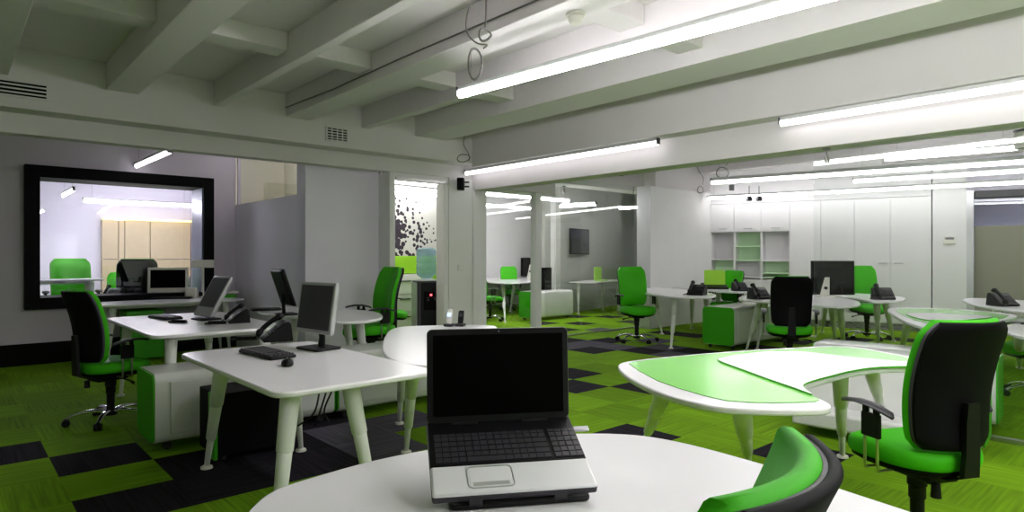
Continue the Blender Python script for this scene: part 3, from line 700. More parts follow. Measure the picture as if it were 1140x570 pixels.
# round white table left of the laptop
pl = smooth_poly([(-.93, 4.66), (-.955, 5.02), (-.88, 5.22), (-.60, 5.31), (-.25, 5.33), (-.13, 5.22), (-.12, 4.9), (-.08, 4.4), (-.02, 3.9), (-.05, 3.52), (-.25, 3.35), (-.48, 3.36), (-.64, 3.50), (-.77, 3.80), (-.86, 4.2)], 5)
table('round_table', 'white round-ended table behind the open laptop', pl, [((-.59, 3.80), (-.71, 4.25)), ((-.78, 4.55), (-.885, 4.98)), ((-.20, 4.9), (-.15, 5.1)), ((-.15, 3.8), (-.10, 3.7))])
# foreground white table
pl = smooth_poly([(-.60, 1.42), (-.595, 1.56), (-.52, 1.67), (-.36, 1.83), (-.10, 1.99), (.12, 2.065), (.36, 2.07), (.52, 1.985), (.68, 1.80), (.78, 1.65), (.915, 1.43), (1.10, 1.13), (1.20, .90), (1.12, .72), (.95, .72), (.82, .95), (.62, 1.14), (.40, 1.22), (.16, 1.16), (-.02, 1.02), (-.18, .92), (-.36, .95), (-.50, 1.12), (-.575, 1.28)], 5)
table('boomerang_table', 'large white curved table in the foreground under the open laptop', pl, [((-.32, 1.35), (-.40, 1.30)), ((.1, 1.8), (.08, 1.9)), ((.75, 1.4), (.82, 1.45)), ((1.0, .95), (1.08, .90))])
# green-topped boomerang table
def inlaid(name, label, outline, inlay, leaf, legs, k=4):
    Z = .74
    ol = smooth_poly([P(a, b, Z) for a, b in outline], k)
    t, c_ = table(name, label, ol, legs, z=Z, th=.028)
    if inlay: link('green_inlay', MB().prism([P(a, b, Z+.003)-c_ for a, b in inlay], Z-.001, Z+.003, 0, 1), ['inlay', 'dgreen'], t, smooth=0)
    if leaf: link('white_leaf', MB().prism([v-c_ for v in smooth_poly([P(a, b, Z+.012) for a, b in leaf], 4)], Z+.003, Z+.012, 0, 1), ['desk', 'dgreen'], t, smooth=0)
    return t
outB = [(688, 407), (698, 402.3), (730, 398.3), (780, 393.6), (830, 389.9), (880, 387), (930, 384.8), (960, 387), (1000, 394.2), (1040, 402), (1052, 407), (1040, 410), (1020, 409), (980, 410), (950, 414), (925, 420), (902, 426.5), (894, 431), (899, 437), (915, 444.5), (925, 450), (920, 454), (900, 455.5), (860, 455.5), (820, 454), (790, 451), (750, 441.5), (722, 431), (698, 418)]
inB = [(700, 404.5), (704, 402.8), (730, 399.3), (780, 394.6), (830, 390.9), (880, 388), (930, 385.7), (958, 388), (998, 395.2), (1036, 403), (1030, 405.5), (960, 404), (930, 410), (890, 425), (904, 440), (912, 444.3), (908, 446.5), (890, 447.6), (860, 448), (835, 447.5), (808, 445.5), (783, 439.8), (756, 432), (732, 423.5), (712, 413)]
leafB = [(800.5, 401), (806, 397.6), (830, 393.6), (860, 391), (900, 392), (940, 396.3), (985, 400.5), (1025, 403.3), (1040, 406), (1020, 407.2), (980, 408.2), (950, 412), (925, 418), (902, 424.3), (894, 429), (899, 435), (904, 438.4), (885, 431.5), (860, 423), (830, 412)]
inlaid('boomerang_table', 'curved green-topped white table in the middle right, nearest of the two', outB, inB, leafB,
       [(P(742, 420, .74), P(716, 497, 0)+Vector((0, 0))), (P(825, 440, .74), P(834, 520, 0)), (P(935, 402, .74), P(938, 509, 0)), (P(968, 398, .74), P(985, 470, 0))])
outC = [(988, 344.5), (998, 342.3), (1030, 342.6), (1065, 344), (1100, 346.5), (1128, 350), (1132, 353), (1120, 355.5), (1095, 360), (1065, 364.5), (1038, 365.5), (1012, 359), (996, 351)]
inC = [(997, 345.5), (1001, 343.2), (1030, 343.4), (1065, 344.8), (1098, 347.2), (1124, 351.0), (1118, 354), (1090, 358.5), (1062, 361.5), (1040, 361.8), (1018, 356.5), (1003, 350)]
leafC = [(1009, 349.5), (1016, 348.2), (1045, 348.6), (1085, 350.6), (1105, 352.5), (1085, 355), (1060, 357), (1040, 356.7), (1022, 354)]
inlaid('boomerang_table', 'farther green-topped white table behind the large chair on the right', outC, inC, leafC,
       [(P(1012, 350, .74), P(1003, 392, 0)), (P(1040, 361, .74), P(1040, 398, 0)+Vector((-.1, .2))), (P(1100, 351, .74), P(1108, 400, 0)), (P(1075, 347, .74), P(1082, 385, 0))])
# right-hand desks
def pxdesk(label, pts, legs, k=3):
    return table('office_desk', label, smooth_poly([P(a, b, .74) for a, b in pts], k), legs, cat='desk')
pxdesk('white desk with splayed legs beside the green chair at the white wall', [(703, 321), (716, 319.6), (745, 320.5), (772, 323), (793, 326.5), (797, 329), (785, 330.8), (755, 330.5), (730, 328), (712, 325)],
       [(P(752, 328.5, .74), P(747, 388)), (P(728, 324, .74), P(737, 372)), (P(771, 324.5, .74), P(770, 366)), (P(786, 328.5, .74), P(792, 372))])
pxdesk('white desk against the white wall carrying the lime box', [(748, 319.6), (765, 319.2), (800, 318.8), (838, 319.3), (843, 321.5), (835, 325), (800, 324), (775, 321)],
       [(P(825, 321, .74), P(822, 362)), (P(762, 317.7, .74), P(762, 350)), (P(800, 317.5, .74), P(800, 352)), (P(800, 322, .74), P(795, 362))])
pxdesk('white desk behind the green-ended storage unit, in front of the black-backed chair', [(822, 331.5), (832, 328.6), (860, 327.6), (900, 329), (940, 332), (957, 336), (955, 339.5), (938, 341), (900, 339.5), (858, 336), (834, 334)],
       [(P(846, 333, .74), P(831, 391)), (P(852, 331.5, .74), P(843, 389.5)), (P(935, 338, .74), P(940, 392)), (P(925, 334, .74), P(930, 380))])
pxdesk('white desk with black phone and large black monitor before the tall cabinets', [(905, 327), (930, 325.8), (970, 327.3), (1003, 330.2), (1008, 332.5), (1000, 335), (975, 335.8), (962, 333.3), (945, 330.8), (915, 329)],
       [(P(976, 333.5, .74), P(978, 383)), (P(985, 331.5, .74), P(995, 380)), (P(920, 330, .74), P(915, 370)), (P(930, 328, .74), P(930, 366))])
pxdesk('white desk at the right edge under the beige blind', [(1072, 333.5), (1080, 331.7), (1110, 332.5), (1160, 336), (1190, 341), (1170, 348), (1135, 346), (1100, 341.5), (1080, 337.5)],
       [(P(1110, 341, .74), P(1105, 382)), (P(1120, 337, .74), P(1122, 372)), (P(1160, 344, .74), P(1165, 395))])
pxdesk('small piece of a white desk at the right edge behind the chair arm', [(1116, 364), (1124, 361.5), (1160, 362), (1190, 368), (1180, 376), (1145, 375.5), (1122, 369.5)],
       [(P(1150, 370, .74), P(1155, 430)), (P(1135, 366, .74), P(1135, 410))])
# far office desks behind glass
pl = [P(520, 304, .74)*1, P(598, 306, .74), P(600, 311, .74), P(560, 314, .74), P(524, 311, .74)]
pxdesk('white desk in the office between the white posts', [(528, 306), (560, 305), (600, 307), (606, 311), (590, 314), (558, 315), (530, 311)],
       [(P(560, 313, .74), P(562, 359)), (P(573, 312, .74), P(568, 347)), (P(596, 311, .74), P(600, 350)), (P(540, 309, .74), P(540, 345))])
pxdesk('farther white desk in the office between the white posts', [(520, 302.4), (560, 301.8), (598, 302.6), (604, 303.8), (590, 304.8), (540, 304.6)],
       [(P(560, 303.5, .74), P(560, 328)), (P(590, 303.5, .74), P(590, 330))])
# meeting-room desk
pl = [ED(.1, 10.42), ED(1.64, 10.42), ED(1.64, 10.86), ED(.1, 10.86)]
table('meeting_table', 'white table in the room behind the black-framed window', pl, splay(ED(.9, 10.6), [ED(.3, 10.52), ED(1.5, 10.52), ED(1.5, 10.75), ED(.3, 10.75)], .05), z=1.0)
lw = MB(); edprism(lw, .9, 1.72, 13.4, 13.5, 0, 1.66); tag(link('room_divider', lw, 'lav2', smooth=0), 'pale lavender screen standing in the room behind the window', 'room divider')

# ================================================================== STORAGE UNITS (rounded shell, green ends)
def storage(label, p0, du, length, dn, depth, h=.56, seams=(), z0=.06, group='low storage units', drawer=False, ends=('greenp', 'greenp')):
    du, dn = Vector(du).normalized(), Vector(dn).normalized()
    a = math.atan2(du.y, du.x)
    t = thing('storage_unit', label, 'storage unit', V3(p0, 0), a, group)
    s_ = 1 if Vector((-du.y, du.x)).dot(dn) > 0 else -1
    sec = rrect(depth, h-z0, .055, 5, cx=depth/2, cy=(h+z0)/2)
    body = MB().loft([[Vector((x, s_*p.x, p.y)) for p in sec] for x in (.012, length-.012)])
    link('shell', body, 'gloss', t, smooth=40)
    sec2 = rrect(depth-.012, h-z0-.012, .05, 5, cx=depth/2, cy=(h+z0)/2)
    for x0, x1, mm in ((0, .014, ends[0]), (length-.014, length, ends[1])):
        link('end_panel', MB().loft([[Vector((x, s_*p.x, p.y)) for p in sec2] for x in (x0, x1)]), mm, t, smooth=40)
    for q_ in seams:
        link('door', MB().box((q_[0]+(q_[1]-q_[0])/2, -s_*.003, (h+z0)/2), (q_[1]-q_[0]-.008, .012, h-z0-.12)), 'gloss', t, bevel=.003)
    if drawer: link('drawer', MB().box((length*.42, -s_*.10, z0+.075), (length*.75, .24, .12)), 'gloss', t, bevel=.02)
    for x in (.10, length-.10):
        for y_ in (.07, depth-.07):
            m_ = MB(); c_ = Vector((x, s_*y_, .03))
            m_.tube([c_-Vector((0, .012, 0)), c_+Vector((0, .012, 0))], .028, 14); m_.box((x, s_*y_, .055), (.03, .03, .03))
            link('caster', m_, 'dgrey', t)
    return t
storage('white storage unit with green end, left of the nearest desk', (-2.38, 4.20), UA, 1.30, UB, .48, h=.53, seams=[(.1, 1.2)])
storage('white storage unit behind the legs of the nearest desk, continuing the left one', Vector((-2.38, 4.20))+UA*1.32, UA, 1.35, UB, .48, h=.53, seams=[(.05, .65), (.67, 1.30)])
storage('white storage unit with bright green rounded end in the middle right', P(817.5, 391), UA, 1.9, UB, .50, h=.60, seams=[(.1, .95), (.97, 1.8)])
u0 = P(884, 475); u1 = P(1096, 512); du = (u1-u0).normalized(); dn = Vector((-du.y, du.x)); dn = dn if dn.dot(UA) > 0 else -dn
storage('long white storage unit under and behind the green-topped table', u0, du, (u1-u0).length, dn, .42, h=.56, drawer=True)
v0 = P(1111, 484)
storage('white storage unit with green end behind the large right chair, beyond the glass', v0-(du*1.3), du, 1.3, dn, .42, h=.56)
storage('white storage unit with green end in the office between the white posts', P(593, 358), UA, 1.2, UB, .42, h=.60)
# black pedestal with green side under the nearest desk
t = thing('pedestal', 'black open pedestal with a green side panel under the nearest left desk', 'cabinet', V3((-1.87, 4.02), 0), ANG)
bx_ = MB(); bx_.box((.25, .20, .235), (.50, .36, .40)); link('body', bx_, 'frame', t, bevel=.004)
link('side_panel', MB().box((-.012, .05, .235), (.025, .12, .42)), 'greenp', t, bevel=.006)
for x in (.06, .44): link('foot', MB().tube([(x, .08, 0), (x, .08, .04)], .02, 12), 'dgrey', t)
t = thing('pedestal', 'green cabinet below the desk under the black-framed window', 'cabinet', V3(ED(1.62, 9.0), 0), ANG)
link('body', MB().box((.25, .22, .33), (.42, .40, .60)), 'greenp', t, bevel=.01); link('drawer', MB().box((.25, .01, .5), (.38, .02, .2)), 'greenp', t, bevel=.005)

# ================================================================== DESK EQUIPMENT
def monitor(label, p, z, rz, w_=.38, mg=.018, chin=.006, h_=.31, bez='silver', scr='gscreen', tilt=.12, lift=.09, base='black', neck='black', th=.045, group=None):
    t = thing('monitor', label, 'monitor', V3(p, z), rz, group)
    R = Matrix.Rotation(-tilt, 3, 'X')
    def T(x, y_, z_): return R @ Vector((x, y_, z_)) + Vector((0, 0, lift))
    pts = []
    b = MB()
    b.loft([[T(sx*w_/2*k, y_, h_/2+sz*h_/2*k) for sx, sz in ((-1, -1), (1, -1), (1, 1), (-1, 1))] for y_, k in ((-th*.4, .985), (-th*.3, 1), (th*.1, 1), (th*.6, .9))])
    link('casing', b, bez, t, bevel=.005)
    s = MB(); yb = -th*.4-.0015; m_ = mg
    s.add([T(-w_/2+m_, yb, m_+chin), T(w_/2-m_, yb, m_+chin), T(w_/2-m_, yb, h_-m_), T(-w_/2+m_, yb, h_-m_)], [(0, 1, 2, 3)])
    link('screen', s, scr, t, smooth=0)
    link('neck', MB().tube([(0, .05, .012), (0, .055, lift*.7), T(0, th*.5, h_*.35)], [.03, .026, .03], 10, flat=.6), neck, t)
    bs = MB(); bs.prism([v for v in rrect(.24, .19, .03, 5, 0, .03)], 0, .013)
    link('base', bs, base, t, bevel=.004)
    return t
def keyboard(label, p, z, rz, w_=.44):
    t = thing('keyboard', label, 'keyboard', V3(p, z), rz)
    link('body', MB().box((0, 0, .010), (w_, .155, .018)), 'black', t, bevel=.006)
    k = MB()
    for r in range(6):
        n_ = 21; 
        for c_ in range(n_):
            if c_ in (15, 19) : continue
            if r == 0 and 4 <= c_ <= 9:
                if c_ == 4: k.box((-w_/2+.012+(7)*(w_-.024)/n_, -.062, .023), ((w_-.024)/n_*5.8, .017, .009))
                continue
            k.box((-w_/2+.012+(c_+.5)*(w_-.024)/n_, -.062+r*.024, .023), ((w_-.024)/n_*.82, .018, .009))
    link('keys', k, 'dgrey', t, smooth=0)
    return t
def mouse(label, p, z, rz):
    t = thing('computer_mouse', label, 'mouse', V3(p, z), rz)
    rg = [[Vector((.032*k*math.cos(2*PI*i/18), .056*k*math.sin(2*PI*i/18)+o, zz)) for i in range(18)] for k, zz, o in ((.9, 0, 0), (1, .008, 0), (.95, .02, 0), (.75, .031, -.004), (.4, .037, -.008), (.1, .038, -.008))]
    link('body', MB().loft(rg), 'black', t, smooth=70)
    link('wheel', MB().tube([(-.004, .03, .030), (.004, .03, .030)], .009, 10), 'grey', t)
    return t
def make_phone(label, cat='telephone'):
    t = thing('desk_phone', label, cat, (0, 0, 0), 0, 'black desk phones')
    prof = [(-.085, 0), (-.09, .018), (-.06, .036), (.035, .112), (.058, .118), (.072, .105), (.085, .0)]
    b = MB().loft([[Vector((x, y_, z_)) for y_, z_ in prof] for x in (-.09, .09)])
    link('body', b, 'black', t, bevel=.006)
    RR = Matrix.Rotation(.68, 3, 'X'); cc = Vector((0, -.012, .078))
    def on(x, y_, z_): return cc + RR @ Vector((x, y_, z_))
    link('display', MB().box(on(.035, .035, .002), (.085, .035, .006), R=RR), 'gscreen', t)
    ks = MB()
    for r in range(4):
        for c_ in range(4): ks.box(on(.004+c_*.021, -.045+r*.017, .002), (.015, .011, .007), R=RR)
    link('keypad', ks, 'dgrey', t, smooth=0)
    hs = MB().tube(smooth_poly([on(-.055, -.085, .010), on(-.055, -.082, .026), on(-.055, -.04, .034), on(-.055, .02, .034), on(-.055, .066, .026), on(-.055, .070, .010)], 4, False),
                   [.022]*6+[.015]*9+[.022]*6, 12)
    link('handset', hs, 'black', t, smooth=60)
    cd = MB().tube(smooth_poly([(-.06, -.10, .03), (-.10, -.13, .008), (-.13, -.06, .006), (-.10, .06, .006)], 5, False), .004, 6)
    link('cord', cd, 'black', t)
    return t
Z = .741
# near desk
monitor('silver-framed monitor on the nearest left desk', P(350, 389, .74), Z, math.radians(-40), w_=.38, h_=.315, tilt=.14, lift=.10)
keyboard('black keyboard on the nearest left desk', P(297, 395.5, .74), Z, math.radians(-44), w_=.42)
mouse('black mouse beside the keyboard on the nearest left desk', P(320, 407, .74), Z, math.radians(20))
ph = make_phone('black desk phone beside the monitor on the nearest left desk'); ph.location = V3(P(308, 379, .74), Z); ph.rotation_euler[2] = math.radians(-62); ph.scale = (1.12,)*3
def phone(px, py, rz, label, s=1.2):
    o = dup(ph, V3(P(px, py, .74), Z), math.radians(rz), label, 'black desk phones'); o.scale = (s,)*3; return o
pen = lambda px, py, rz, l: tag(link('stapler', MB().box((0, 0, .008), (.17, .035, .014)).box((.01, 0, .02), (.14, .028, .012)), 'black', loc=V3(P(px, py, .74), Z), rz=math.radians(rz), bevel=.005), l, 'stapler')
pen(272, 379, 12, 'flat black strip lying left of the phone on the nearest left desk')
# second desk
monitor('tilted silver screen with grey display on the second left desk', P(226, 356, .74), Z, math.radians(-40), w_=.34, h_=.40, tilt=.50, lift=.03, chin=.07, neck='dgrey')
keyboard('black keyboard on the second left desk', P(184, 354.5, .74), Z, math.radians(-40), w_=.40)
pen(198, 359.5, -10, 'small black handset lying at the second desk keyboard')
pen(240, 361, 14, 'flat black strip lying left of the phone on the second left desk')
phone(266, 359, -62, 'black desk phone on the second left desk', 1.02)
# window desk
t = monitor('old flat white-framed computer screen on the window desk', P(187, 331.5, .74), Z, math.radians(22), w_=.50, h_=.38, mg=.035, chin=.06, bez='offw', scr='lscreen', tilt=.10, lift=.04, base='offw', neck='offw', th=.06)
keyboard('dark keyboard in front of the white-framed screen on the window desk', P(190, 332.8, .74), Z, math.radians(12), w_=.52)
phone(126, 332.5, 10, 'charcoal desk phone at the left end of the window desk', 1.20)
tag(link('router', MB().loft([[Vector((v.x, v.y, z_)) for v in rrect(a_, b_, .03, 4)] for a_, b_, z_ in ((.16, .12, 0), (.17, .13, .02), (.16, .12, .11), (.12, .08, .14))]), 'offw', loc=V3(P(213.5, 331.6, .74), Z), rz=.3, smooth=60), 'rounded off-white device right of the white-framed screen', 'router')
t = thing('drink_carton', 'small white and green carton behind the off-white device', 'carton', V3(P(208, 330, .74), Z), .3)
link('body', MB().box((0, 0, .14), (.09, .07, .28)), 'offw', t, bevel=.004); link('green_label', MB().box((0, -.037, .19), (.06, .004, .10)), 'greenp', t)
t = thing('customer_display', 'white bar display on a pole at the right end of the window desk', 'display', V3(P(226, 331, .74), Z), .25)
link('base', MB().lathe([(.07, 0), (.07, .01), (.02, .02)]), 'offw', t); link('pole', MB().tube([(0, 0, .01), (0, 0, .44)], .022, 12), 'offw', t)
link('display_bar', MB().box((0, 0, .47), (.29, .07, .11)), 'offw', t, bevel=.01)
t = thing('paper_tray', 'white tray with green lining at the right end of the window desk', 'tray', V3(P(250, 331, .74), Z), .3)
link('tray', MB().box((0, 0, .02), (.34, .24, .03)), 'offw', t, bevel=.008); link('lining', MB().box((0, 0, -.03), (.30, .2, .04)), 'greenp', t)
t.location.z += .05
# rounded desk before the pillar
monitor('black monitor seen from behind on the rounded desk before the pillar', P(322, 350, .74), Z, math.radians(128), w_=.34, h_=.38, bez='black', tilt=.32, lift=.09)
keyboard('grey folded stand behind the black monitor', P(296, 345.5, .74), Z, math.radians(30), w_=.30)
# laptop on the near table ------------------------------------------------
FL = Vector((-.181, 1.430)); FR = Vector((.2025, 1.502)); la = math.atan2((FR-FL).y, (FR-FL).x)
W, DP = (FR-FL).length, .275
lt = thing('laptop', 'large open laptop with black screen and silver palm rest on the near white table', 'laptop', V3((FL+FR)/2, .757), la)
tl = math.radians(21.5); R = Matrix.Rotation(tl, 3, 'X')
def LT(x, y_, z_): return R @ Vector((x, y_, z_))
def lbox(m, x0, x1, y0, y1, z0, z1, mi=0):
    pts = [LT(x, y_, z_) for z_ in (z0, z1) for x, y_ in ((x0, y0), (x1, y0), (x1, y1), (x0, y1))]
    return m.add(pts, [(3, 2, 1, 0), (4, 5, 6, 7), (0, 1, 5, 4), (1, 2, 6, 5), (2, 3, 7, 6), (3, 0, 4, 7)], mi)
link('base', lbox(MB(), -W/2, W/2, 0, DP, 0, .022), 'dgrey', lt, bevel=.006)
link('palm_rest', lbox(MB(), -W/2+.0005, W/2-.0005, .001, .100, .004, .0245), 'lapsil', lt, bevel=.006, seg=3)
link('keyboard_deck', lbox(MB(), -W/2+.002, W/2-.002, .099, DP-.002, .02, .0245), 'black', lt, bevel=.002)
tp = MB(); lbox(tp, -.105, -.005, .022, .085, .0243, .0252)
tpo = link('touchpad', tp, 'lapsil', lt, bevel=.004)
fr_ = MB()
pp_ = [LT(v.x, v.y, .0250) for v in rrect(.108, .072, .012, 5, -.055, .0535)]
fr_.tube(pp_, .0018, 6, closed=True); link('touchpad_rim', fr_, 'silver', lt)
link('touchpad_button', lbox(MB(), -.098, -.012, .024, .036, .0248, .0262), 'silver', lt, bevel=.001)
ks = MB()
rowy = [.108, .128, .148, .168, .188, .206]
for r, y0 in enumerate(rowy):
    hgt = .0165 if r < 5 else .011
    x = -W/2+.016; nk = 15; pitch = .0193
    off = [0, .003, .006, .002, 0, 0][r]
    c_ = 0
    while c_ < nk:
        wdt = 1
        if r == 0 and c_ == 4: wdt = 5
        if r in (1, 2, 3) and c_ in (0, 13): wdt = 1 if c_ == 0 else 2
        x0 = x+c_*pitch; x1 = x0+wdt*pitch-.0028
        lbox(ks, x0, x1, y0, y0+hgt, .024, .0272); c_ += wdt
    xn = x+nk*pitch+.008
    for c_ in range(4):
        lbox(ks, xn+c_*pitch*.98, xn+c_*pitch*.98+.0162, y0, y0+hgt, .024, .0272)
link('keys', ks, 'dgrey', lt, smooth=0)
# lid: opens from the hinge line
hz = LT(0, DP-.012, .022); lid = MB()
LH = .247; la2 = math.radians(-3.5)
RL = Matrix.Rotation(la2*-1, 3, 'X')
def LL(x, y_, z_): return hz + Matrix.Rotation(math.radians(-4), 3, 'X') @ Vector((x, y_, z_))
sec = rrect(W-.004, LH, .014, 6, 0, LH/2+.004)
lid.loft([[LL(v.x*k, y_, (v.y-LH/2)*k+LH/2) for v in sec] for y_, k in ((.0, .99), (.003, 1), (.012, 1), (.017, .98))])
lido = link('lid', lid, 'black', lt, smooth=40)
link('screen', MB().add([LL(-W/2+.018, -.0012, .022), LL(W/2-.018, -.0012, .022), LL(W/2-.018, -.0012, LH-.012), LL(-W/2+.018, -.0012, LH-.012)], [(0, 1, 2, 3)]), 'lscreen', lido, smooth=0)
link('hinge', MB().tube([LL(-.13, .004, 0), LL(-.06, .004, 0)], .009, 12), 'black', lt)
link('hinge', MB().tube([LL(.06, .004, 0), LL(.13, .004, 0)], .009, 12), 'black', lt)
link('webcam', MB().tube([LL(0, -.0022, LH-.004), LL(0, .002, LH-.004)], .002, 8), 'grey', lido)
sk = link('usb_plug', lbox(MB(), W/2+.002, W/2+.045, DP-.05, DP-.034, .006, .014), 'silver', lt, bevel=.002)
# stand beneath the laptop
st = thing('laptop_stand', 'black wedge stand under the open laptop', 'laptop stand', V3((FL+FR)/2+Vector((-math.sin(la), math.cos(la)))*.02, Z), la)
link('base_plate', MB().prism(rrect(.335, .25, .02, 5, .012, .10), 0, .013), 'black', st, bevel=.004)
wg = MB().loft([[Vector((x, y_, z_)) for y_, z_ in ((.02, .013), (.02, .019), (.21, .088), (.22, .088), (.22, .013))] for x in (-.13, .15)]); link('wedge', wg, 'black', st, bevel=.004)
link('stop_clip', MB().box((-.095, -.022, .016), (.030, .006, .022)).box((-.095, -.01, .010), (.030, .03, .006)), 'dgrey', st); link('stop_clip', MB().box((.105, -.022, .016), (.030, .006, .022)).box((.105, -.01, .010), (.030, .03, .006)), 'dgrey', st)
# cordless phones on the round table
def cordless(px, py, label, body, s=1):
    t = thing('cordless_phone', label, 'telephone', V3(P(px, py, .74), Z), -.3, 'cordless phones on the round white table')
    link('cradle', MB().box((0, 0, .012), (.075, .07, .022)), 'dgrey', t, bevel=.006)
    h = link('handset', MB().loft([[Vector((v.x, v.y+dy, z_)) for v in rrect(.048*k, .022*k, .009*k, 4)] for k, z_, dy in ((.9, .015, 0), (1, .05, .008), (1, .11, .022), (.85, .14*s, .028))]), body, t, smooth=50)
    link('display', MB().box((0, -.003, .095), (.034, .004, .030), R=Matrix.Rotation(-.2, 3, 'X')), 'lcd' if body != 'black' else 'gscreen', h)
    return t
cordless(500, 363.5, 'white cordless phone with blue display on the round white table', 'offw')
cordless(512.5, 363.3, 'black cordless phone beside the white one on the round white table', 'black', .9)
# right-hand equipment
phone(776, 328.5, -35, 'black desk phone on the desk by the white wall', 1.33)
phone(824, 324, 8, 'black desk phone behind the green-ended storage unit', 1.24)
phone(845, 332.8, 8, 'black desk phone left of the black-backed chair', 1.33)
phone(983, 333.2, -12, 'black desk phone in front of the tall cabinets', 1.33)
phone(1116, 340.5, 5, 'black desk phone at the right edge under the beige blind', 1.29)
phone(582, 304, -10, 'black desk phone on the far office desk', 1.29)
phone(541, 303, 60, 'black desk phone at the left of the far office desk', 1.20)
monitor('large black monitor with white foot before the tall cabinets', P(927, 329.8, .74), Z, math.radians(-6), w_=.60, h_=.49, bez='black', scr='screen', tilt=.03, lift=.02, th=.03, base='offw', neck='offw')
t = thing('monitor_stand', 'white slanted monitor foot in front of the large black monitor', 'stand', V3(P(919, 331, .74), Z), 0)
link('foot_plate', MB().box((0, 0, .006), (.22, .16, .012)), 'offw', t, bevel=.004)
link('upright', MB().loft([[Vector((x, y_, z_)) for x, y_, z_ in ((-.08+z_*.28, 0, z_), (.06, 0, z_), (.06, .02, z_), (-.08+z_*.28, .02, z_))] for z_ in (.0, .28)]), 'offw', t, bevel=.004)
link('knob', MB().tube([(.0, -.02, .13), (.0, .0, .13)], .022, 14), 'black', t)
monitor('dark monitor at the right of the office between the white posts', P(587, 308.5, .74), Z, math.radians(-30), w_=.40, h_=.50, bez='black', scr='screen', tilt=.02, lift=.03)
t = thing('desk_speaker', 'white wedge speaker with dark dot on the far office desk', 'speaker', V3(P(590.5, 311, .74), Z), -.3)
link('body', MB().loft([[Vector((x, y_, z_)) for x, y_, z_ in ((-.09+z_*.2, -.03, z_), (.07, -.03, z_), (.07, .03, z_), (-.09+z_*.2, .03, z_))] for z_ in (0, .36)]), 'offw', t, bevel=.01)
link('dot', MB().tube([(0, -.034, .2), (0, -.028, .2)], .028, 14), 'black', t)
# lime box with dark open laptop in front
t = thing('desk_screen', 'lime green box behind a dark keyboard on the desk by the white wall', 'box', V3(P(795, 321.5, .74), Z), -.1)
link('lime_board', MB().box((0, 0, .20), (.34, .02, .26)).box((.18, .11, .17), (.02, .24, .26)), 'lime', t, bevel=.005)
link('dark_tray', MB().box((0, -.03, .05), (.42, .30, .03), R=Matrix.Rotation(.25, 3, 'X')), 'black', t, bevel=.006)
# television behind the grey glass
pt_ = D_at(643, 10.1); tv = thing('television', 'grey wall television behind the glass front', 'television', V3(q0+dv*.55-nn*.06, 1.66), math.atan2(dv.y, dv.x))
tv.location = V3(q0+dv*((P(643, 347)-q0).dot(dv))-nn*.06, 1.66)
link('casing', MB().box((0, 0, 0), (.95, .05, .60)), 'black', tv, bevel=.01); link('screen', MB().box((0, -.028, 0), (.90, .006, .55)), 'gscreen', tv)
table('office_desk', 'white desk behind the grey glass under the television', [q0+dv*.1-nn*.15, q0+dv*1.8-nn*.15, q0+dv*1.8-nn*.8, q0+dv*.1-nn*.8], [(q0+dv*.3-nn*.3, q0+dv*.3-nn*.3), (q0+dv*1.6-nn*.3, q0+dv*1.6-nn*.3), (q0+dv*1.6-nn*.7, q0+dv*1.6-nn*.7)], cat='desk')
tag(link('lime_folder', MB().box((0, 0, .17), (.36, .03, .30)).box((0, -.10, .01), (.36, .2, .02)), 'lime', loc=V3(q0+dv*1.0-nn*.45, Z), rz=math.atan2(dv.y, dv.x), bevel=.004), 'lime board on the desk behind the grey glass', 'board')
# water cooler --------------------------------------------------------------
wc = thing('water_cooler', 'grey and black water cooler with blue bottle in the doorway', 'water cooler', V3(Vector(((474.5-570)/FPX*8.95, 8.95)), 0), math.radians(22))
link('cabinet', MB().prism(rrect(.34, .32, .03, 5), 0, .97), 'dgrey', wc, bevel=.008)
link('side_panel', MB().box((-.172, 0, .50), (.012, .30, .90)), 'silver', wc, bevel=.004)
link('front_panel', MB().box((.02, -.165, .52), (.27, .02, .86)), 'black', wc, bevel=.008)
link('tap_bay', MB().box((.02, -.17, .70), (.20, .03, .26)), 'frame', wc, bevel=.01)
for x in (-.03, .07): link('tap', MB().tube([(x, -.18, .74), (x, -.22, .73), (x, -.22, .70)], .012, 10), 'dgrey', wc)
link('indicator', MB().box((.02, -.19, .78), (.03, .01, .03)), 'red', wc)
link('collar', MB().lathe([(.14, .965), (.14, .985), (.10, 1.0), (.06, 1.005)], n=28), 'offw', wc)
bp2 = [(.05, 1.0), (.10, 1.03), (.135, 1.06), (.14, 1.10), (.132, 1.115), (.14, 1.13), (.14, 1.20), (.132, 1.215), (.14, 1.23), (.14, 1.30), (.132, 1.315), (.14, 1.33), (.138, 1.40), (.12, 1.43), (.08, 1.44)]
bt = link('water_bottle', MB().lathe(bp2, n=32), 'water', wc, smooth=60)
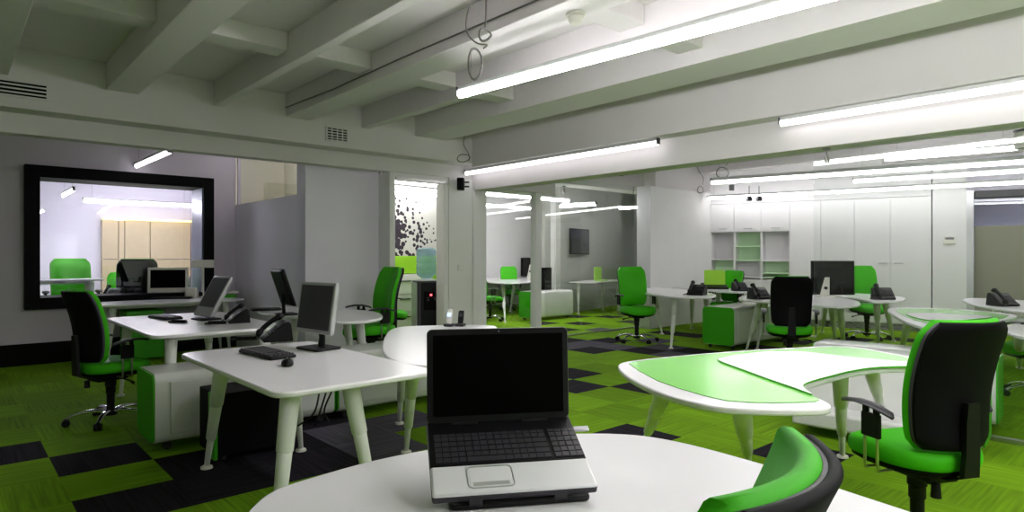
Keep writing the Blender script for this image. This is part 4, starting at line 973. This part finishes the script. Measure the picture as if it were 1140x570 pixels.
# cooler-room furniture
def pz(px, py, y): return PY(px, py, y)
t = thing('drawer_cabinet', 'white drawer cabinet with green screen behind the water cooler', 'cabinet', V3(D_at(455, 9.15), 0), ANG)
link('body', MB().box((.15, .2, .50), (1.5, .45, 1.0)), 'cab', t, bevel=.006)
for k in range(3): 
    d_ = link('drawer', MB().box((-.1, -.035, .22+k*.30), (.9, .02, .27)), 'cab', t, bevel=.004); link('handle', MB().box((-.1, -.055, .30+k*.30), (.2, .02, .015)), 'dgrey', d_)
link('top_screen', MB().box((.15, .1, 1.17), (1.5, .03, .30)), 'lime', t, bevel=.004)
t = thing('tall_cupboard', 'tall lime cupboard at the right inside the cooler doorway', 'cupboard', V3(D_at(491, 8.3), 0), ANG)
link('body', MB().box((.15, .1, .62), (.75, .3, 1.24)), 'lime', t, bevel=.006); link('shelf_gap', MB().box((.15, -.055, .80), (.75, .01, .12)), 'cream', t)
tag(link('tablet', MB().box((0, 0, .10), (.12, .02, .18), R=Matrix.Rotation(-.2, 3, 'X')), 'black', loc=V3(D_at(459, 9.3), 1.0), rz=ANG, bevel=.004), 'small dark device on the drawer cabinet behind the cooler', 'tablet')
# cables under the nearest desk
for k, (a_, b_) in enumerate((((356, 432), (332, 474)), ((364, 432), (350, 474)), ((371, 431), (367, 470)))):
    p_, q_ = PY(*a_, 4.0), PY(*b_, 4.15); mid = (p_+q_)/2+Vector((.04*(1-k), -.02, -.03))
    tag(link('power_cable', MB().tube(smooth_poly([tuple(p_+Vector((0,0,.08))), tuple(p_), tuple(mid), tuple(q_)], 6, False), .006, 6), 'dgrey', smooth=60), ['left', 'middle', 'right'][k]+' of three dark cables hanging under the nearest left desk', 'cable', 'cables under the nearest desk')
# glass screen beneath the girder on the right, with its floor track
gq = MB(); edprism(gq, 5.60, 5.61, -4.5, 2.35, .03, 2.24)
w6 = struct('window_6', gq, 'glass', smooth=0)
tr = MB(); edprism(tr, 5.575, 5.635, -4.5, 2.35, 0, .03); link('floor_track', tr, 'steel', w6, bevel=.003)
